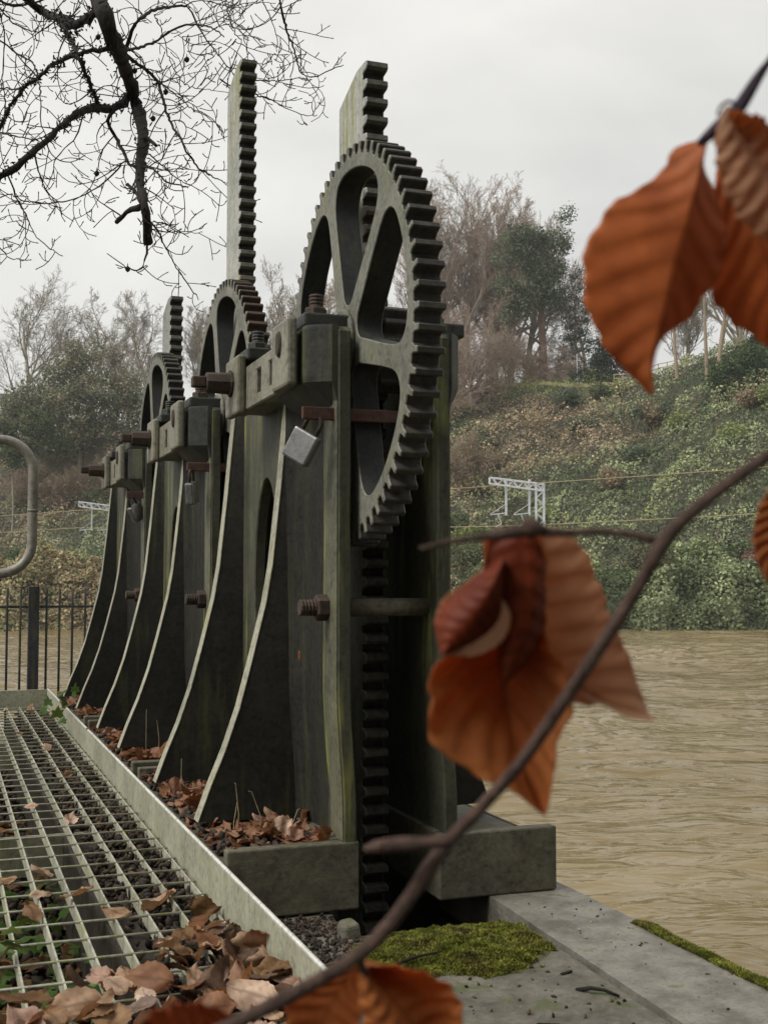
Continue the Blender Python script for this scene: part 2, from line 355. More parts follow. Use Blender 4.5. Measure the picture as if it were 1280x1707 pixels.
def make_cheek(root, side):
    # cast plate in the YZ plane, with an oval opening; front edge 35 mm thick
    ftop = [(2.894, 1.462), (2.905, 1.475), (3.22, 1.475), (3.24, 1.385), (4.05, 1.385), (4.08, 1.36)]
    back = [(4.08, z) for z in (.9, .5, .3, .1)] + [(4.08, .02)]
    front = [(2.894, z) for z in (.02, .12, .2, .26, .32, .38, .44, .5, .56, .62, 1.0, 1.3)]
    hole = [(3.615 + .145 * math.cos(a), .80 + .34 * math.sin(a)) for a in [2 * PI * i / 28 for i in range(28)]]
    vs, fs = cut2d([front + ftop + back, hole], .034, .004)
    mb = MB(); mb.add([(.958 + w, y, z) for y, z, w in vs], fs)
    if side > 0: mb = mirror(mb)
    mb.v = [(x + kick(z), y, z) for x, y, z in mb.v]
    web = mb.build('side_frame', [M['plate'], M['plate_front']], root)
    for p in web.data.polygons:
        if p.center.y < -.001 and abs(p.normal.y) > .6: p.material_index = 1
    if side > 0: web['label'] = 'river side frame'
    # thickened front stile with a concave run into the web
    mb = MB()
    prof = [(.9405, 3.02), (.9395, 3.08), (.936, 3.13), (.929, 3.18), (.917, 3.225), (.90, 3.249), (.9405, 3.249)]
    zs = [.17, .2, .26, .32, .38, .44, .5, .56, .9, 1.34]; k_ = len(prof); vs = []
    for z_ in zs: vs += [(x + (kick(z_) if side < 0 else -kick(z_)), y, z_) for x, y in prof]
    fs = [(i * k_ + j, i * k_ + (j + 1) % k_, (i + 1) * k_ + (j + 1) % k_, (i + 1) * k_ + j) for i in range(len(zs) - 1) for j in range(k_)]
    mb.add(vs, fs); shift(mb, side).build('fillet', M['fin'], web, smooth=False)
    mb = MB(); vs = []
    for z_ in zs[:-1] + [1.29]:
        q = kick(z_) if side < 0 else -kick(z_)
        vs += [(.9385 + q, 2.897, z_), (.9355 + q, 2.915, z_), (.9375 + q, 2.97, z_), (.9405 + q, 3.0, z_), (.945 + q, 3.0, z_), (.945 + q, 2.897, z_)]
    fs = [(i * 6 + j, i * 6 + (j + 1) % 6, (i + 1) * 6 + (j + 1) % 6, (i + 1) * 6 + j) for i in range(len(zs) - 1) for j in range(6)]
    mb.add(vs, fs); shift(mb, side).build('stile', M['band'], web, smooth=False)
    # buttress fins: dark webs with a pale worn edge
    for y0 in (3.25, 3.93):
        th = .054
        fm = MB()
        n = len(fin_pts)
        inner = [(.9405 + (kick(z) if side < 0 else -kick(z)), z) for x, z in fin_pts]
        # web
        vs = []
        for (x, z), (xi, zi) in zip(fin_pts, inner):
            t = smooth01((1.385 - z) / 1.2)
            vs += [(x + .002, y0 + .0015, z), (x + .002, y0 + th - .0015, z), (xi, y0 - .02, z), (xi, y0 + th + .02, z)]
        fs = []
        for i in range(n - 1):
            a, b = i * 4, (i + 1) * 4
            fs += [(a, b, b + 2, a + 2), (a + 1, a + 3, b + 3, b + 1), (a, a + 1, b + 1, b)]
        fs += [(0, 2, 3, 1), ((n - 1) * 4, (n - 1) * 4 + 1, (n - 1) * 4 + 3, (n - 1) * 4 + 2)]
        fm.add(vs, fs)
        fin = shift(fm, side).build('buttress_fin', M['fin'], web)
        em = MB(); vs = []
        for x, z in fin_pts: vs += [(x - .0015, y0, z), (x - .0015, y0 + th, z), (x + .0022, y0 + th, z), (x + .0022, y0, z)]
        fs = []
        for i in range(n - 1):
            a, b = i * 4, (i + 1) * 4
            fs += [(a + j, a + (j + 1) % 4, b + (j + 1) % 4, b + j) for j in range(4)]
        fs += [(0, 3, 2, 1), ((n - 1) * 4, (n - 1) * 4 + 1, (n - 1) * 4 + 2, (n - 1) * 4 + 3)]
        em.add(vs, fs)
        shift(em, side).build('fin_edge', M['fin_edge'], web, bevel=.001)
    # bearing post: faceted block that runs back into the plate at its foot
    def ring(z, k):
        P = [(.9415, 2.899), (.925, 2.897), (.866, 2.93), (.862, 2.95), (.875, 3.235), (.9415, 3.235)]
        return [(.9415 - (.9415 - x) * k, y, z) for x, y in P]
    rings = [ring(1.478, .97), ring(1.468, 1), ring(1.345, 1), ring(1.33, .97), ring(1.272, .05)]
    mb = MB(); vs = sum(rings, []); k = 6
    fs = [(i * k + j, i * k + (j + 1) % k, (i + 1) * k + (j + 1) % k, (i + 1) * k + j) for i in range(len(rings) - 1) for j in range(k)]
    fs += [tuple(range(k)), tuple(range(len(rings) * k - 1, (len(rings) - 1) * k - 1, -1))]
    mb.add(vs, fs)
    if side > 0: mb.v = [(.9415 - (.9415 - x) * .55, y, z) for x, y, z in mb.v]
    shift(mb, side).build('bearing_post', M['post'], web, bevel=.006)
    # tray foot
    mb = MB()
    mb.box(.662, .945, 2.898, 4.30, 0, .125)
    mb.box(.66, .998, 2.8915, 2.93, .0, .168)
    mb.box(.66, .9445, 4.27, 4.304, .0, .168)
    mb.box(.932, .998, 2.9305, 4.302, 0, .171)
    mb.box(.66, .672, 2.931, 4.27, 0, .128)
    if side > 0:
        mirror(mb); mb.v = [(x + .025, y, z) for x, y, z in mb.v]
    shift_f = mb.build('foot', M['foot'], web, bevel=.005)
    return web

def hexnut(mb, c, axis, r, h, m=0):
    "hex nut: c base centre, axis unit Vector, height h"
    ax = Vector(axis); a = ax.orthogonal().normalized(); b = ax.cross(a); c = Vector(c)
    vs = []
    for s, rr in ((0, .93), (.12, 1), (.88, 1), (1, .9)):
        for j in range(6):
            q = 2 * PI * j / 6 + .3; vs.append(c + ax * (h * s) + (a * math.cos(q) + b * math.sin(q)) * r * rr)
    fs = [(i * 6 + j, i * 6 + (j + 1) % 6, (i + 1) * 6 + (j + 1) % 6, (i + 1) * 6 + j) for i in range(3) for j in range(6)]
    fs += [tuple(range(6)), tuple(range(23, 17, -1))]
    mb.add(vs, fs, m)
def thread(mb, c, axis, r, h, turns=6, m=0):
    ax = Vector(axis); c = Vector(c); pts = []; rad = []
    for i in range(turns * 2 + 1):
        pts.append(c + ax * (h * i / (turns * 2))); rad.append(r * (1.0 if i % 2 else .88))
    mb.tube(pts, rad, 12, m)

def make_machine():
    root = empty('paddle_gear', (S0, 2.894, 0), 'nearest of three cast iron sluice paddle gears, its big toothed wheel beside a short rack', 'sluice gear', 'row of sluice paddle gears')
    for side in (-1, 1): make_cheek(root, side)
    # beam along the top of the walkway side and of the river side
    for side in (-1, 1):
        loops = [[(3.0, 1.335), (3.0, 1.468), (3.66, 1.468), (3.66, 1.335)]]
        for yy in (3.195, 3.335):
            loops.append([(yy, 1.368), (yy, 1.436), (yy + .055, 1.436), (yy + .055, 1.368)])
        vs, fs = cut2d(loops, .036, .004)
        mb = MB(); mb.add([(.868 + w, y, z) for y, z, w in vs], fs)
        # underside flange casting a ledge
        mb.box(.8875, .94, 3.2, 3.655, 1.34, 1.372)
        if side > 0: mb.v = [(.9415 - (.9415 - x) * .45, y, z) for x, y, z in mb.v]
        beam = shift(mb, side).build('bearing_beam', M['beam'], root)
        for ya, yb in (((2.953, 3.112), (3.51, 3.672)) if side < 0 else ()):
            mb = MB(); mb.prism(chaikin([(ya, 1.325), (yb, 1.325), (yb, 1.503), (ya, 1.503)], 0), 'x', .822, .849)
            pad = shift(mb, side).build('bearing_block', M['beam'], beam, bevel=.008)
        # rusty oval bolt head and its stain plate
        mb = MB(); cx, cy, cz = .8205, 3.03, 1.442
        vs = [(cx - .004 * 0, cy + .02 * math.cos(2 * PI * j / 16), cz + .036 * math.sin(2 * PI * j / 16)) for j in range(16)]
        vs += [(x - .006, cy + (y - cy) * .8, cz + (z - cz) * .85) for x, y, z in vs]
        mb.add(vs, [tuple(range(16, 32))] + [(j, (j + 1) % 16, (j + 1) % 16 + 16, j + 16) for j in range(16)])
        if side < 0: mb.build('bolt_head', M['rust'], beam)
        # caps with nuts over both bearings
        for (x0, x1, ya, yb, nx, ny) in ((.868, .992, 2.955, 3.165, .925, 3.04), (.852, .96, 3.50, 3.69, .905, 3.59)):
            zb = 1.4805 if ya < 3.4 else 1.488
            mb = MB(); mb.box(x0, x1, ya, yb, zb, zb + .038)
            cap = shift(mb, side).build('bearing_cap', M['post'], root, bevel=.006)
            zc = zb + .038
            mb = MB(); hexnut(mb, (nx, ny, zc), (0, 0, 1), .031, .03); thread(mb, (nx, ny, zc + .028), (0, 0, 1), .02, .038, 4)
            shift(mb, side).build('nut', M['rust'] if ya < 3.4 else M['post'], cap)
        mb = MB(); mb.box(.8875, .975, 3.515, 3.675, 1.375, 1.486)
        shift(mb, side).build('bearing_housing', M['post'], root, bevel=.006)
    # big wheel
    NT = 66
    outer = gear_outline(NT, .504, .536)
    slots = []
    base = math.radians(-14)           # angle from the -Y direction, upwards
    for i in range(6):
        a0 = base + i * PI / 3; a1 = a0 + PI / 3
        w = .027
        def pt(r, a, off): return (r * math.cos(a) - off * math.sin(a), r * math.sin(a) + off * math.cos(a))
        P = [pt(.11, (a0 + a1) / 2, -.025), pt(.17, a0, w * 1.2), pt(.32, a0, w * 1.02), pt(.425, a0, w * 1.15), pt(.474, a0 + .2, 0), pt(.476, (a0 + a1) / 2, 0), pt(.474, a1 - .2, 0), pt(.425, a1, -w * 1.15), pt(.32, a1, -w * 1.02), pt(.17, a1, -w * 1.2), pt(.11, (a0 + a1) / 2, .025)]
        slots.append(chaikin(P, 3))
    vs, fs = cut2d([outer] + slots, .072, .0025)
    mb = MB(); mb.add([(1.036 + w, AX_Y - u, AX_Z + v) for u, v, w in vs], fs)
    hub = [(.1 * math.cos(2 * PI * j / 28), .1 * math.sin(2 * PI * j / 28)) for j in range(28)]
    wheel = mb.build('gear_wheel', [M['gear'], M['tooth'], M['slot_shade']], root)
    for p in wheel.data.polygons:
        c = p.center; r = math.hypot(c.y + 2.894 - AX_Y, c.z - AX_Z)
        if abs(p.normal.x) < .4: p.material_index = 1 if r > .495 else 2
    mb = MB(); mb.prism([(AX_Y + y, AX_Z + z) for y, z in hub], 'x', .985, 1.0005); mb.build('hub', M['gear'], wheel, bevel=.006)
    # pinion beside it, meshing with the rack
    out = gear_outline(12, .085, .118, .3, .5)
    vs, fs = cut2d([out], .10, .003)
    mb = MB(); mb.add([(1.13 + w, AX_Y - u, AX_Z + v) for u, v, w in vs], fs)
    mb.build('pinion', M['tooth'], root)
    mb = MB(); mb.tube([(.985, AX_Y, AX_Z), (1.21, AX_Y, AX_Z)], .045, 20); mb.build('axle', M['rust'], root)
    # crank shaft, its small wheel and the square stub for the windlass
    mb = MB(); mb.tube([(.80, 3.59, 1.425), (1.37, 3.59, 1.425)], .024, 16); sh = mb.build('crank_shaft', M['rust'], root)
    mb = MB(); mb.tube([(.8215, 3.59, 1.425), (.815, 3.59, 1.425), (.814, 3.59, 1.425), (.745, 3.59, 1.425), (.742, 3.59, 1.425)], [.042, .042, .034, .031, .026], 8); mb.build('boss', M['rust'], sh)
    mb = MB(); mb.box(.70, .743, 3.573, 3.607, 1.408, 1.442); mb.build('square_end', M['rust'], sh, bevel=.005)
    out = gear_outline(12, .085, .118, .3, .5)
    for (yy, zz, rr) in ((3.603, 1.425, .42),):
        vs, fs = cut2d([gear_outline(int(12 * rr), .085 * rr, .085 * rr + .024, .3, .5)], .06, .002)
        mb = MB(); mb.add([(1.036 + w, yy - u, zz + v) for u, v, w in vs], fs); mb.build('crank_pinion', M['tooth'], root)
    # rack: deep bar, teeth towards the near side
    pit = .0525; z0, z1 = -.9, 2.30; yb, yr, yt = 3.385, 3.172, 3.135
    prof = [(yb, z0), (yb, z1 - .055), (yr + .05, z1 - .0)]
    z = z1
    while z > z0 + pit:
        prof += [(yt + .012, z), (yt + .002, z - .004), (yt, z - .018), (yt + .009, z - .026), (yr, z - .030), (yr, z - .048)]
        z -= pit
    prof.append((yr, z0))
    vs, fs = cut2d([prof], .066, .0025)
    mb = MB(); mb.add([(1.134 + w, y, z) for y, z, w in vs], fs)
    rack = mb.build('toothed_rack', [M['rack'], M['tooth'], M['tip']], root)
    for p in rack.data.polygons:
        if p.center.y + 2.894 < yr + .004 and abs(p.normal.x) < .5:
            p.material_index = 2 if (p.center.y + 2.894 < yt + .006 or p.normal.z > .5) else 1  # tips and upward flanks paler, roots and undersides darker
    # tie rod low down
    mb = MB(); mb.tube([(.965, 2.975, .752), (1.225, 2.975, .752)], .024, 18); rod = mb.build('tie_rod', M['rod'], root, smooth=True)
    for s in (-1, 1):
        mb = MB(); hexnut(mb, (.942, 2.975, .752), (-1, 0, 0), .034, .036); thread(mb, (.908, 2.975, .752), (-1, 0, 0), .022, .045, 5)
        shift(mb, s).build('nut', M['rust'], rod)
    # locking bar through the cheek and the spokes
    mb = MB(); mb.box(.852, 1.2, 2.912, 2.927, 1.232, 1.265); mb.build('locking_bar', M['redrust'], root, bevel=.003)
    return root

machine = make_machine()
STEP = (0, 1.53, 3.09)
m_labels = [None, 'middle of three iron paddle gears, with the tallest raised rack and rusty wheel teeth', 'farthest of three cast iron sluice paddle gears, smallest in view beyond the other two']
rack_dz = (0, .645, .02)
machines = [machine]
for i in (1, 2):
    c = copy_tree(machine); c.location.y += STEP[i]; c['label'] = m_labels[i]
    machines.append(c)
    for ch in c.children:
        if ch.name.startswith('toothed_rack'): ch.location.z = rack_dz[i]
        if ch.name.startswith('gear_wheel'):
            ch.data = ch.data.copy()
            ch.data.materials[1] = M['rust'] if i == 1 else M['tooth']

# padlocks
def padlock(loc, tilt, turn, label):
    r = empty('padlock', loc, label, 'padlock', 'padlocks on the locking bars')
    mb = MB(); mb.box(-.038, .038, -.016, .016, -.128, -.045)
    T = Matrix.Rotation(turn, 4, 'Z') @ Matrix.Rotation(tilt, 4, 'Y')
    mb.v = [tuple(T @ Vector(v) + Vector(loc)) for v in mb.v]; mb.build('body', M['lock'], r, bevel=.006)
    pts = [(-.021, 0, -.05), (-.021, 0, -.02)] + [(-.021 * math.cos(a), 0, -.02 + .021 * math.sin(a)) for a in [PI * k / 8 for k in range(1, 8)]] + [(.021, 0, -.02), (.021, 0, -.05)]
    mb = MB(); mb.tube([T @ Vector(p) + Vector(loc) for p in pts], .0055, 10); mb.build('shackle', M['rust'], r, smooth=True)
    return r
padlock((.893, 2.92, 1.240), math.radians(30), math.radians(-42), 'large grey square padlock hanging from the rusty bar of the nearest gear')
padlock((.868, 2.92 + STEP[1], 1.236), math.radians(-12), math.radians(60), 'shiny padlock seen edge on, hanging from the middle gear')
padlock((.868, 2.92 + STEP[2], 1.236), math.radians(-32), math.radians(30), 'small bright padlock hanging tilted on the farthest gear')

# ================================================================== WALKWAY
# grating
mb = MB()
gx0, gx1, gy0, gy1, gz = -.45, .645, .9, 7.95, .03
bars = np.arange(gx1 - .012, gx0, -.078)
gr = empty('walkway_grating', (0, 4, gz), 'galvanised open steel grating forming the walkway floor beside the gears', 'grating')
for k, x in enumerate(bars):
    MB().box(x - .0022, x + .0022, gy0, gy1, gz - .036, gz).build('bearing_bar', M['grate'], gr)
mb = MB(); 
y = gy0 + .02
while y < gy1:
    mb.tube([(gx0, y, gz - .001), (gx1, y, gz - .001)], .0036, 6); y += .142
tag(mb.build('cross_rods', M['grate'], gr, smooth=True), kind='stuff')
# second line of support beams under the grating
for y in (4.2, 6.6):
    MB().box(gx0, .64, y, y + .012, -.16, -.026).build('support_beam', M['galv'], gr)
# toe plates
t = empty('toe_plate', (.65, 4, 0), 'long straight galvanised toe plate edging the grating beside the gears', 'kerb plate')
mb = MB(); mb.box(.6475, .6565, 1.97, 7.98, .0, .131); mb.build('upstand', M['galv'], t, bevel=.002)
mb = MB(); mb.tube([(.652, 1.968, .132), (.652, 7.985, .132)], .0052, 8); mb.build('top_edge', M['galv_bright'], t, smooth=True)
mb = MB(); mb.box(-.45, .6565, 7.9855, 7.9945, .0, .131)
tag(mb.build('toe_plate', M['galv'], bevel=.002), 'short galvanised toe plate closing the far end of the walkway', 'kerb plate')

# hand rail loop
h = empty('handrail', (-.4, 5, 0), 'grey tubular steel handrail with a rounded closed end by the walkway', 'handrail')
pts = [(-1.6, 5, 1.385)]
cx, r = .338, .125
zt, zb = 1.385, .85
pts += [(cx - r, 5, zt)] + [(cx - r + r * math.sin(a), 5, zt - r + r * math.cos(a)) for a in [PI / 2 * k / 10 for k in range(1, 11)]]
pts += [(cx, 5, zb + r)] + [(cx - r + r * math.cos(a), 5, zb + r - r * math.sin(a)) for a in [PI / 2 * k / 10 for k in range(1, 11)]] + [(-1.6, 5, zb)]
mb = MB(); mb.tube(pts, .0195, 16); mb.build('rail', M['rail'], h, smooth=True)
mb = MB(); mb.tube([(.338, 5, 1.10), (.338, 5, 1.107)], .0212, 16); mb.build('joint', M['rail'], h, smooth=True)
for x in (-.5, -1.5):
    mb = MB(); mb.tube([(x, 5, .0), (x, 5, 1.385)], .02, 12); mb.build('post', M['rail'], h, smooth=True)

# fence beyond the platform
f = empty('railing_fence', (.6, 9, 0), 'black vertical bar railing fence above the river beyond the walkway', 'fence')
mb = MB(); mb.box(.59, .665, 8.965, 9.035, -.6, .783); mb.build('post', M['fence'], f, bevel=.004)
mb = MB(); mb.box(-1.5, 1.75, 8.992, 9.004, .628, .645); mb.build('rail', M['fence'], f)
mb = MB(); mb.box(-1.5, 1.75, 8.992, 9.004, -.45, -.43); mb.build('rail', M['fence'], f)
x = .627 - .0905 * 12 ; k = 0
while x < 1.7:
    if abs(x - .627) > .05:
        MB().tube([(x, 8.998, -.5), (x, 8.998, .765), (x, 8.998, .772)], [.0085, .0085, .003], 8).build('bar', M['fence'], f, smooth=True)
    x += .0905
MB().box(1.62, 1.7, 8.965, 9.035, -.6, .783).build('post', M['fence'], f, bevel=.004)

# ================================================================== GROUND NEAR THE CAMERA
def slab(name, x0, x1, y0, y1, z0, z1, mat, amp=.004, nx=40, ny=40, edge=None):
    "top sheet with gentle unevenness and vertical sides"
    vs = []; fs = []
    for j in range(ny + 1):
        for i in range(nx + 1):
            x = x0 + (x1 - x0) * i / nx; y = y0 + (y1 - y0) * j / ny
            if edge: x, y = edge(x, y, i / nx, j / ny)
            vs.append((x, y, z1 + amp * (mnoise.noise(Vector((x * 6, y * 6, 1))) + .5 * mnoise.noise(Vector((x * 21, y * 21, 4))))))
    W = nx + 1
    fs = [(j * W + i, j * W + i + 1, (j + 1) * W + i + 1, (j + 1) * W + i) for j in range(ny) for i in range(nx)]
    loop = list(range(nx + 1)) + [j * W + nx for j in range(1, ny + 1)] + [ny * W + i for i in range(nx - 1, -1, -1)] + [j * W for j in range(ny - 1, 0, -1)]
    b = len(vs)
    for q in loop: vs.append((vs[q][0], vs[q][1], z0))
    n = len(loop); fs += [(loop[k], b + k, b + (k + 1) % n, loop[(k + 1) % n]) for k in range(n)]
    mb = MB(); mb.add(vs, fs)
    o = mb.build(name, mat); o['kind'] = 'structure'; return o
def ledge_edge(x, y, u, v):
    x += u * ((y - 1.95) * .050)
    if v > .9: y += .03 * mnoise.noise(Vector((x * 9, 3, 0))) * (v - .9) * 10
    return x, y
slab('stone_ledge', .66, 1.30, .2, 2.69, -.5, -.010, M['ledge'], .007, 50, 120, ledge_edge)
slab('ground_under_grating', -3, .44, -1, 8.4, -1.5, -.34, M['soil'], .03, 40, 80)
slab('mulch_bank', .40, .665, -1, 7.98, -1.2, -.035, M['soil'], .02, 12, 90)
slab('ledge_under_gears', .66, .925, 2.52, 8.3, -3.0, -.006, M['ledge'], .005, 16, 200, lambda x, y, u, v: (x + (.012 * mnoise.noise(Vector((5, y * 9, 0))) if u > .9 else 0), y + (.03 * mnoise.noise(Vector((x * 9, 3, 7))) if v < .05 else 0)))
slab('coping', 1.31, 1.598, -.8, 8.3, -.12, -.001, M['coping'], .0015, 12, 160, lambda x, y, u, v: (x + (1 - u) * min((y - 1.95) * .052, .055) + .005 * mnoise.noise(Vector((u * 3, y * 5, 0))), y))
slab('river_wall', 1.33, 1.588, -1.0, 8.3, -3.4, -.121, M['masonry'], .0, 4, 40)
slab('channel_wall', .66, 1.33, 2.0, 2.60, -3.3, -.51, M['masonry'], .0, 4, 10)
slab('platform_end', -3, 1.6, 8.31, 10.0, -3.3, -.42, M['ledge'], .02, 20, 14)
slab('bank_behind_camera', -14, 1.6, -12, -1.05, -3.3, -.05, M['ledge'], .03, 20, 20)
slab('bank_left', -14, -3.02, -1.0, 10.0, -3.3, -.2, M['ledge'], .05, 20, 20)
# broken stone stub by the near foot
mb = MB(); mb.box(-.028, .028, -.03, .03, -.02, .05)
mb.v = [(.905 + x * (1 - .3 * (z > 0)), 2.70 + y, -.02 + z + .01 * math.sin(9 * x)) for x, y, z in mb.v]
tag(mb.build('stone_stub', M['ledge'], bevel=.012, seg=3), 'small broken stone stub at the corner beneath the near iron foot', 'stone')

# thicket added out of view to keep downstream faces of the castings in shade
def add_shade_thicket():
    r_ = np.random.default_rng(8); N = 26000
    th = r_.uniform(math.radians(125), math.radians(238), N); z = 8.5 * r_.power(1.3, N) ; rad = 6.0 + r_.uniform(0, 3.0, N) + .12 * z
    P = np.stack([np.sin(th) * rad, np.cos(th) * rad, z], 1)
    nn = np.stack([-np.sin(th), -np.cos(th), np.full(N, .4)], 1)
    V, F = quads(P, nn, r_.uniform(.35, .8, N), r_, .8, .5)
    col = np.array([(.03, .045, .02), (.02, .03, .014), (.05, .06, .03)])[r_.integers(0, 3, N)]
    tag(np_obj('shade_thicket', V, F, M['tint'], col=np.repeat(col, 4, 0)), 'dense dark evergreen thicket added unseen behind the camera to shade the castings', 'thicket', kind='stuff')
SHADE_THICKET = True

# river
m, n, b, out = newmat('muddy_water')
t_ = n.nodes.new('ShaderNodeTexCoord'); m1 = n.nodes.new('ShaderNodeMapping'); m1.inputs['Rotation'].default_value = (0, 0, YAW + .05)
m2 = n.nodes.new('ShaderNodeMapping'); m2.inputs['Scale'].default_value = (.26, 1, 1)
n.links.new(t_.outputs['Object'], m1.inputs[0]); n.links.new(m1.outputs[0], m2.inputs[0]); v = m2.outputs[0]
w2 = noise(n, v, 2.7, 3, .5, .5); w3 = noise(n, v, .12, 3, .5); w5 = noise(n, v, .9, 3, .5, .4)
n.links.new(mix(n, ramp(n, w3, [(.35, 0), (.65, 1)]), (.155, .115, .052), (.21, .16, .08)), b.inputs['Base Color'])
b.inputs['Roughness'].default_value = .05; b.inputs['IOR'].default_value = 1.33; b.inputs['Specular IOR Level'].default_value = .8
bump(n, b, w2, .9, .15)
M['water'] = m
def river():
    V = [(x, y, -3.3) for y in (-150, 600) for x in (-600, 700)]
    np_obj('river_bed', V, [(0, 1, 3, 2)], M['soil'])['kind'] = 'structure'
    ds_ = np.concatenate([[-60, -20, 0], np.geomspace(5, 95, 760), [140, 300, 600]]); us = np.concatenate([np.linspace(-1.2, -.42, 20), np.linspace(-.4, .6, 380), np.linspace(.62, 1.2, 14)])
    # rows at growing distance, real ripples: long crests lying across the view
    D, U_ = np.meshgrid(ds_, us, indexing='ij'); Xc = U_ * np.maximum(np.abs(D), 8) * 1.0
    x, y = Xc * math.cos(YAW) + D * math.sin(YAW), -Xc * math.sin(YAW) + D * math.cos(YAW)
    a_ = Xc * .42; 
    wx = Xc + 1.2 * fbm(Xc, D, .25, 2, 3); wy = D + 1.5 * fbm(Xc, D, .16, 2, 6)
    h = .085 * fbm(wx * .40, wy, 5.5, 3, 1) * (1 + .7 * fbm(Xc, D, .3, 2, 7)) + .12 * fbm(wx * .4, wy, 2.2, 2, 4) + .10 * fbm(wx * .5, wy, .8, 2, 2)
    h = h * np.interp(D, [-60, 3, 60, 95], [.2, .7, 1., .5]) * (1 + .5 * fbm(Xc, D, .08, 2, 5))
    V = np.stack([x, y, -2.7 + h], -1).reshape(-1, 3); I = np.arange(D.size).reshape(D.shape)
    F_ = np.stack([I[:-1, :-1], I[:-1, 1:], I[1:, 1:], I[1:, :-1]], -1).reshape(-1, 4)
    return np_obj('river', V, F_, M['water'], smooth=True)

# ================================================================== HILLSIDE ACROSS THE RIVER
rngn = np.random.default_rng(5)
_ph = rngn.uniform(0, 6.28, (40,)); _dr = rngn.uniform(0, 6.28, (40,))
def fbm(x, y, f0, octv=4, seed=0):
    "smooth pseudo noise in about [-1,1]"
    r = 0; a = 1; f = f0; tot = 0
    for o in range(octv):
        for k in range(3):
            i = (o * 3 + k + seed * 7) % 40
            r = r + a * np.sin((x * math.cos(_dr[i]) + y * math.sin(_dr[i])) * f + _ph[i] + 1.3 * np.sin((x * math.sin(_dr[i]) - y * math.cos(_dr[i])) * f * .7 + _ph[(i + 11) % 40]))
        tot += 1.9 * a; a *= .55; f *= 2.1
    return r / tot
ksx = np.array([-1500, -300, 0, 120, 250, 450, 640, 760, 860, 960, 1050, 1120, 1190, 1280, 1400, 1700, 3000.])
ksy = np.array([780, 760, 730, 715, 730, 700, 660, 648, 640, 648, 640, 618, 588, 560, 540, 520, 600.])
def track_d(xc):   # depth of the railway for a lateral position xc (both in camera-levelled frame)
    return 105.5 - .497 * xc
def c2w(xc, d):
    "levelled camera frame -> world XY"
    return xc * math.cos(YAW) + d * math.sin(YAW), -xc * math.sin(YAW) + d * math.cos(YAW)
def terr(xc, d):
    px = 640 + xc / np.maximum(d, 20) * FPX
    cy = np.interp(px, ksx, ksy)
    td = np.clip(track_d(xc), 91, 135)
    s0 = td + 4.5
    dc = s0 + np.interp(px, [0, 700, 1000, 1280, 1500], [36, 46, 42, 28, 26])
    zc = .82 + (969 - cy) / FPX * dc
    u = np.clip((d - s0) / (dc - s0), 0, 1)
    g = 1.4
    bankz = np.clip((d - 85.8) / 2.6, 0, 1)
    z = -4.2 + bankz * 4.0 + np.clip((d - 87.8) / 1.6, 0, 1) * 1.6
    prof = np.power(u, .82)
    z = np.where(d > s0, g + (zc - g) * prof, z)
    z = np.where(d > dc, zc - (d - dc) * .03, z)
    x, y = c2w(xc, d)
    amp = np.clip((d - s0) / 8, 0, 1) * np.clip((dc + 2 - d) / 5, .15, 1)
    z = z + amp * (1.3 * fbm(x, y, .16, 3, 1) + .5 * fbm(x, y, .6, 3, 2))
    return z
NA, ND = 260, 150
pxs = np.linspace(-1100, 2600, NA); ds = np.concatenate([np.linspace(82, 96, 30), np.linspace(96.5, 175, 100), np.linspace(180, 420, 20)])
PX, DD = np.meshgrid(pxs, ds); XC = (PX - 640) / FPX * DD
Z = terr(XC, DD); WX, WY = c2w(XC, DD)
V = np.stack([WX, WY, Z], -1).reshape(-1, 3)
I = np.arange(NA * ND).reshape(ND, NA)
F_ = np.stack([I[:-1, :-1], I[:-1, 1:], I[1:, 1:], I[1:, :-1]], -1).reshape(-1, 4)
np_obj('hillside', V, F_, M['hill'], smooth=True)['kind'] = 'structure'

def quads(P, N, size, rng, aspect=.75, jitter=.5):
    "leaf-like quads: centres P, normals N"
    n = len(P)
    N = N + rng.normal(0, jitter, (n, 3)); N /= np.linalg.norm(N, axis=1, keepdims=True)
    A = rng.normal(0, 1, (n, 3)); A -= N * np.sum(A * N, 1, keepdims=True); A /= np.linalg.norm(A, axis=1, keepdims=True)
    B = np.cross(N, A); s = np.asarray(size).reshape(-1, 1) * np.ones((n, 1))
    V = np.stack([P - A * s * .5, P - B * s * .5 * aspect + N * s * .08, P + A * s * .5, P + B * s * .5 * aspect + N * s * .08], 1).reshape(-1, 3)
    F = np.arange(n * 4).reshape(n, 4)
    return V, F

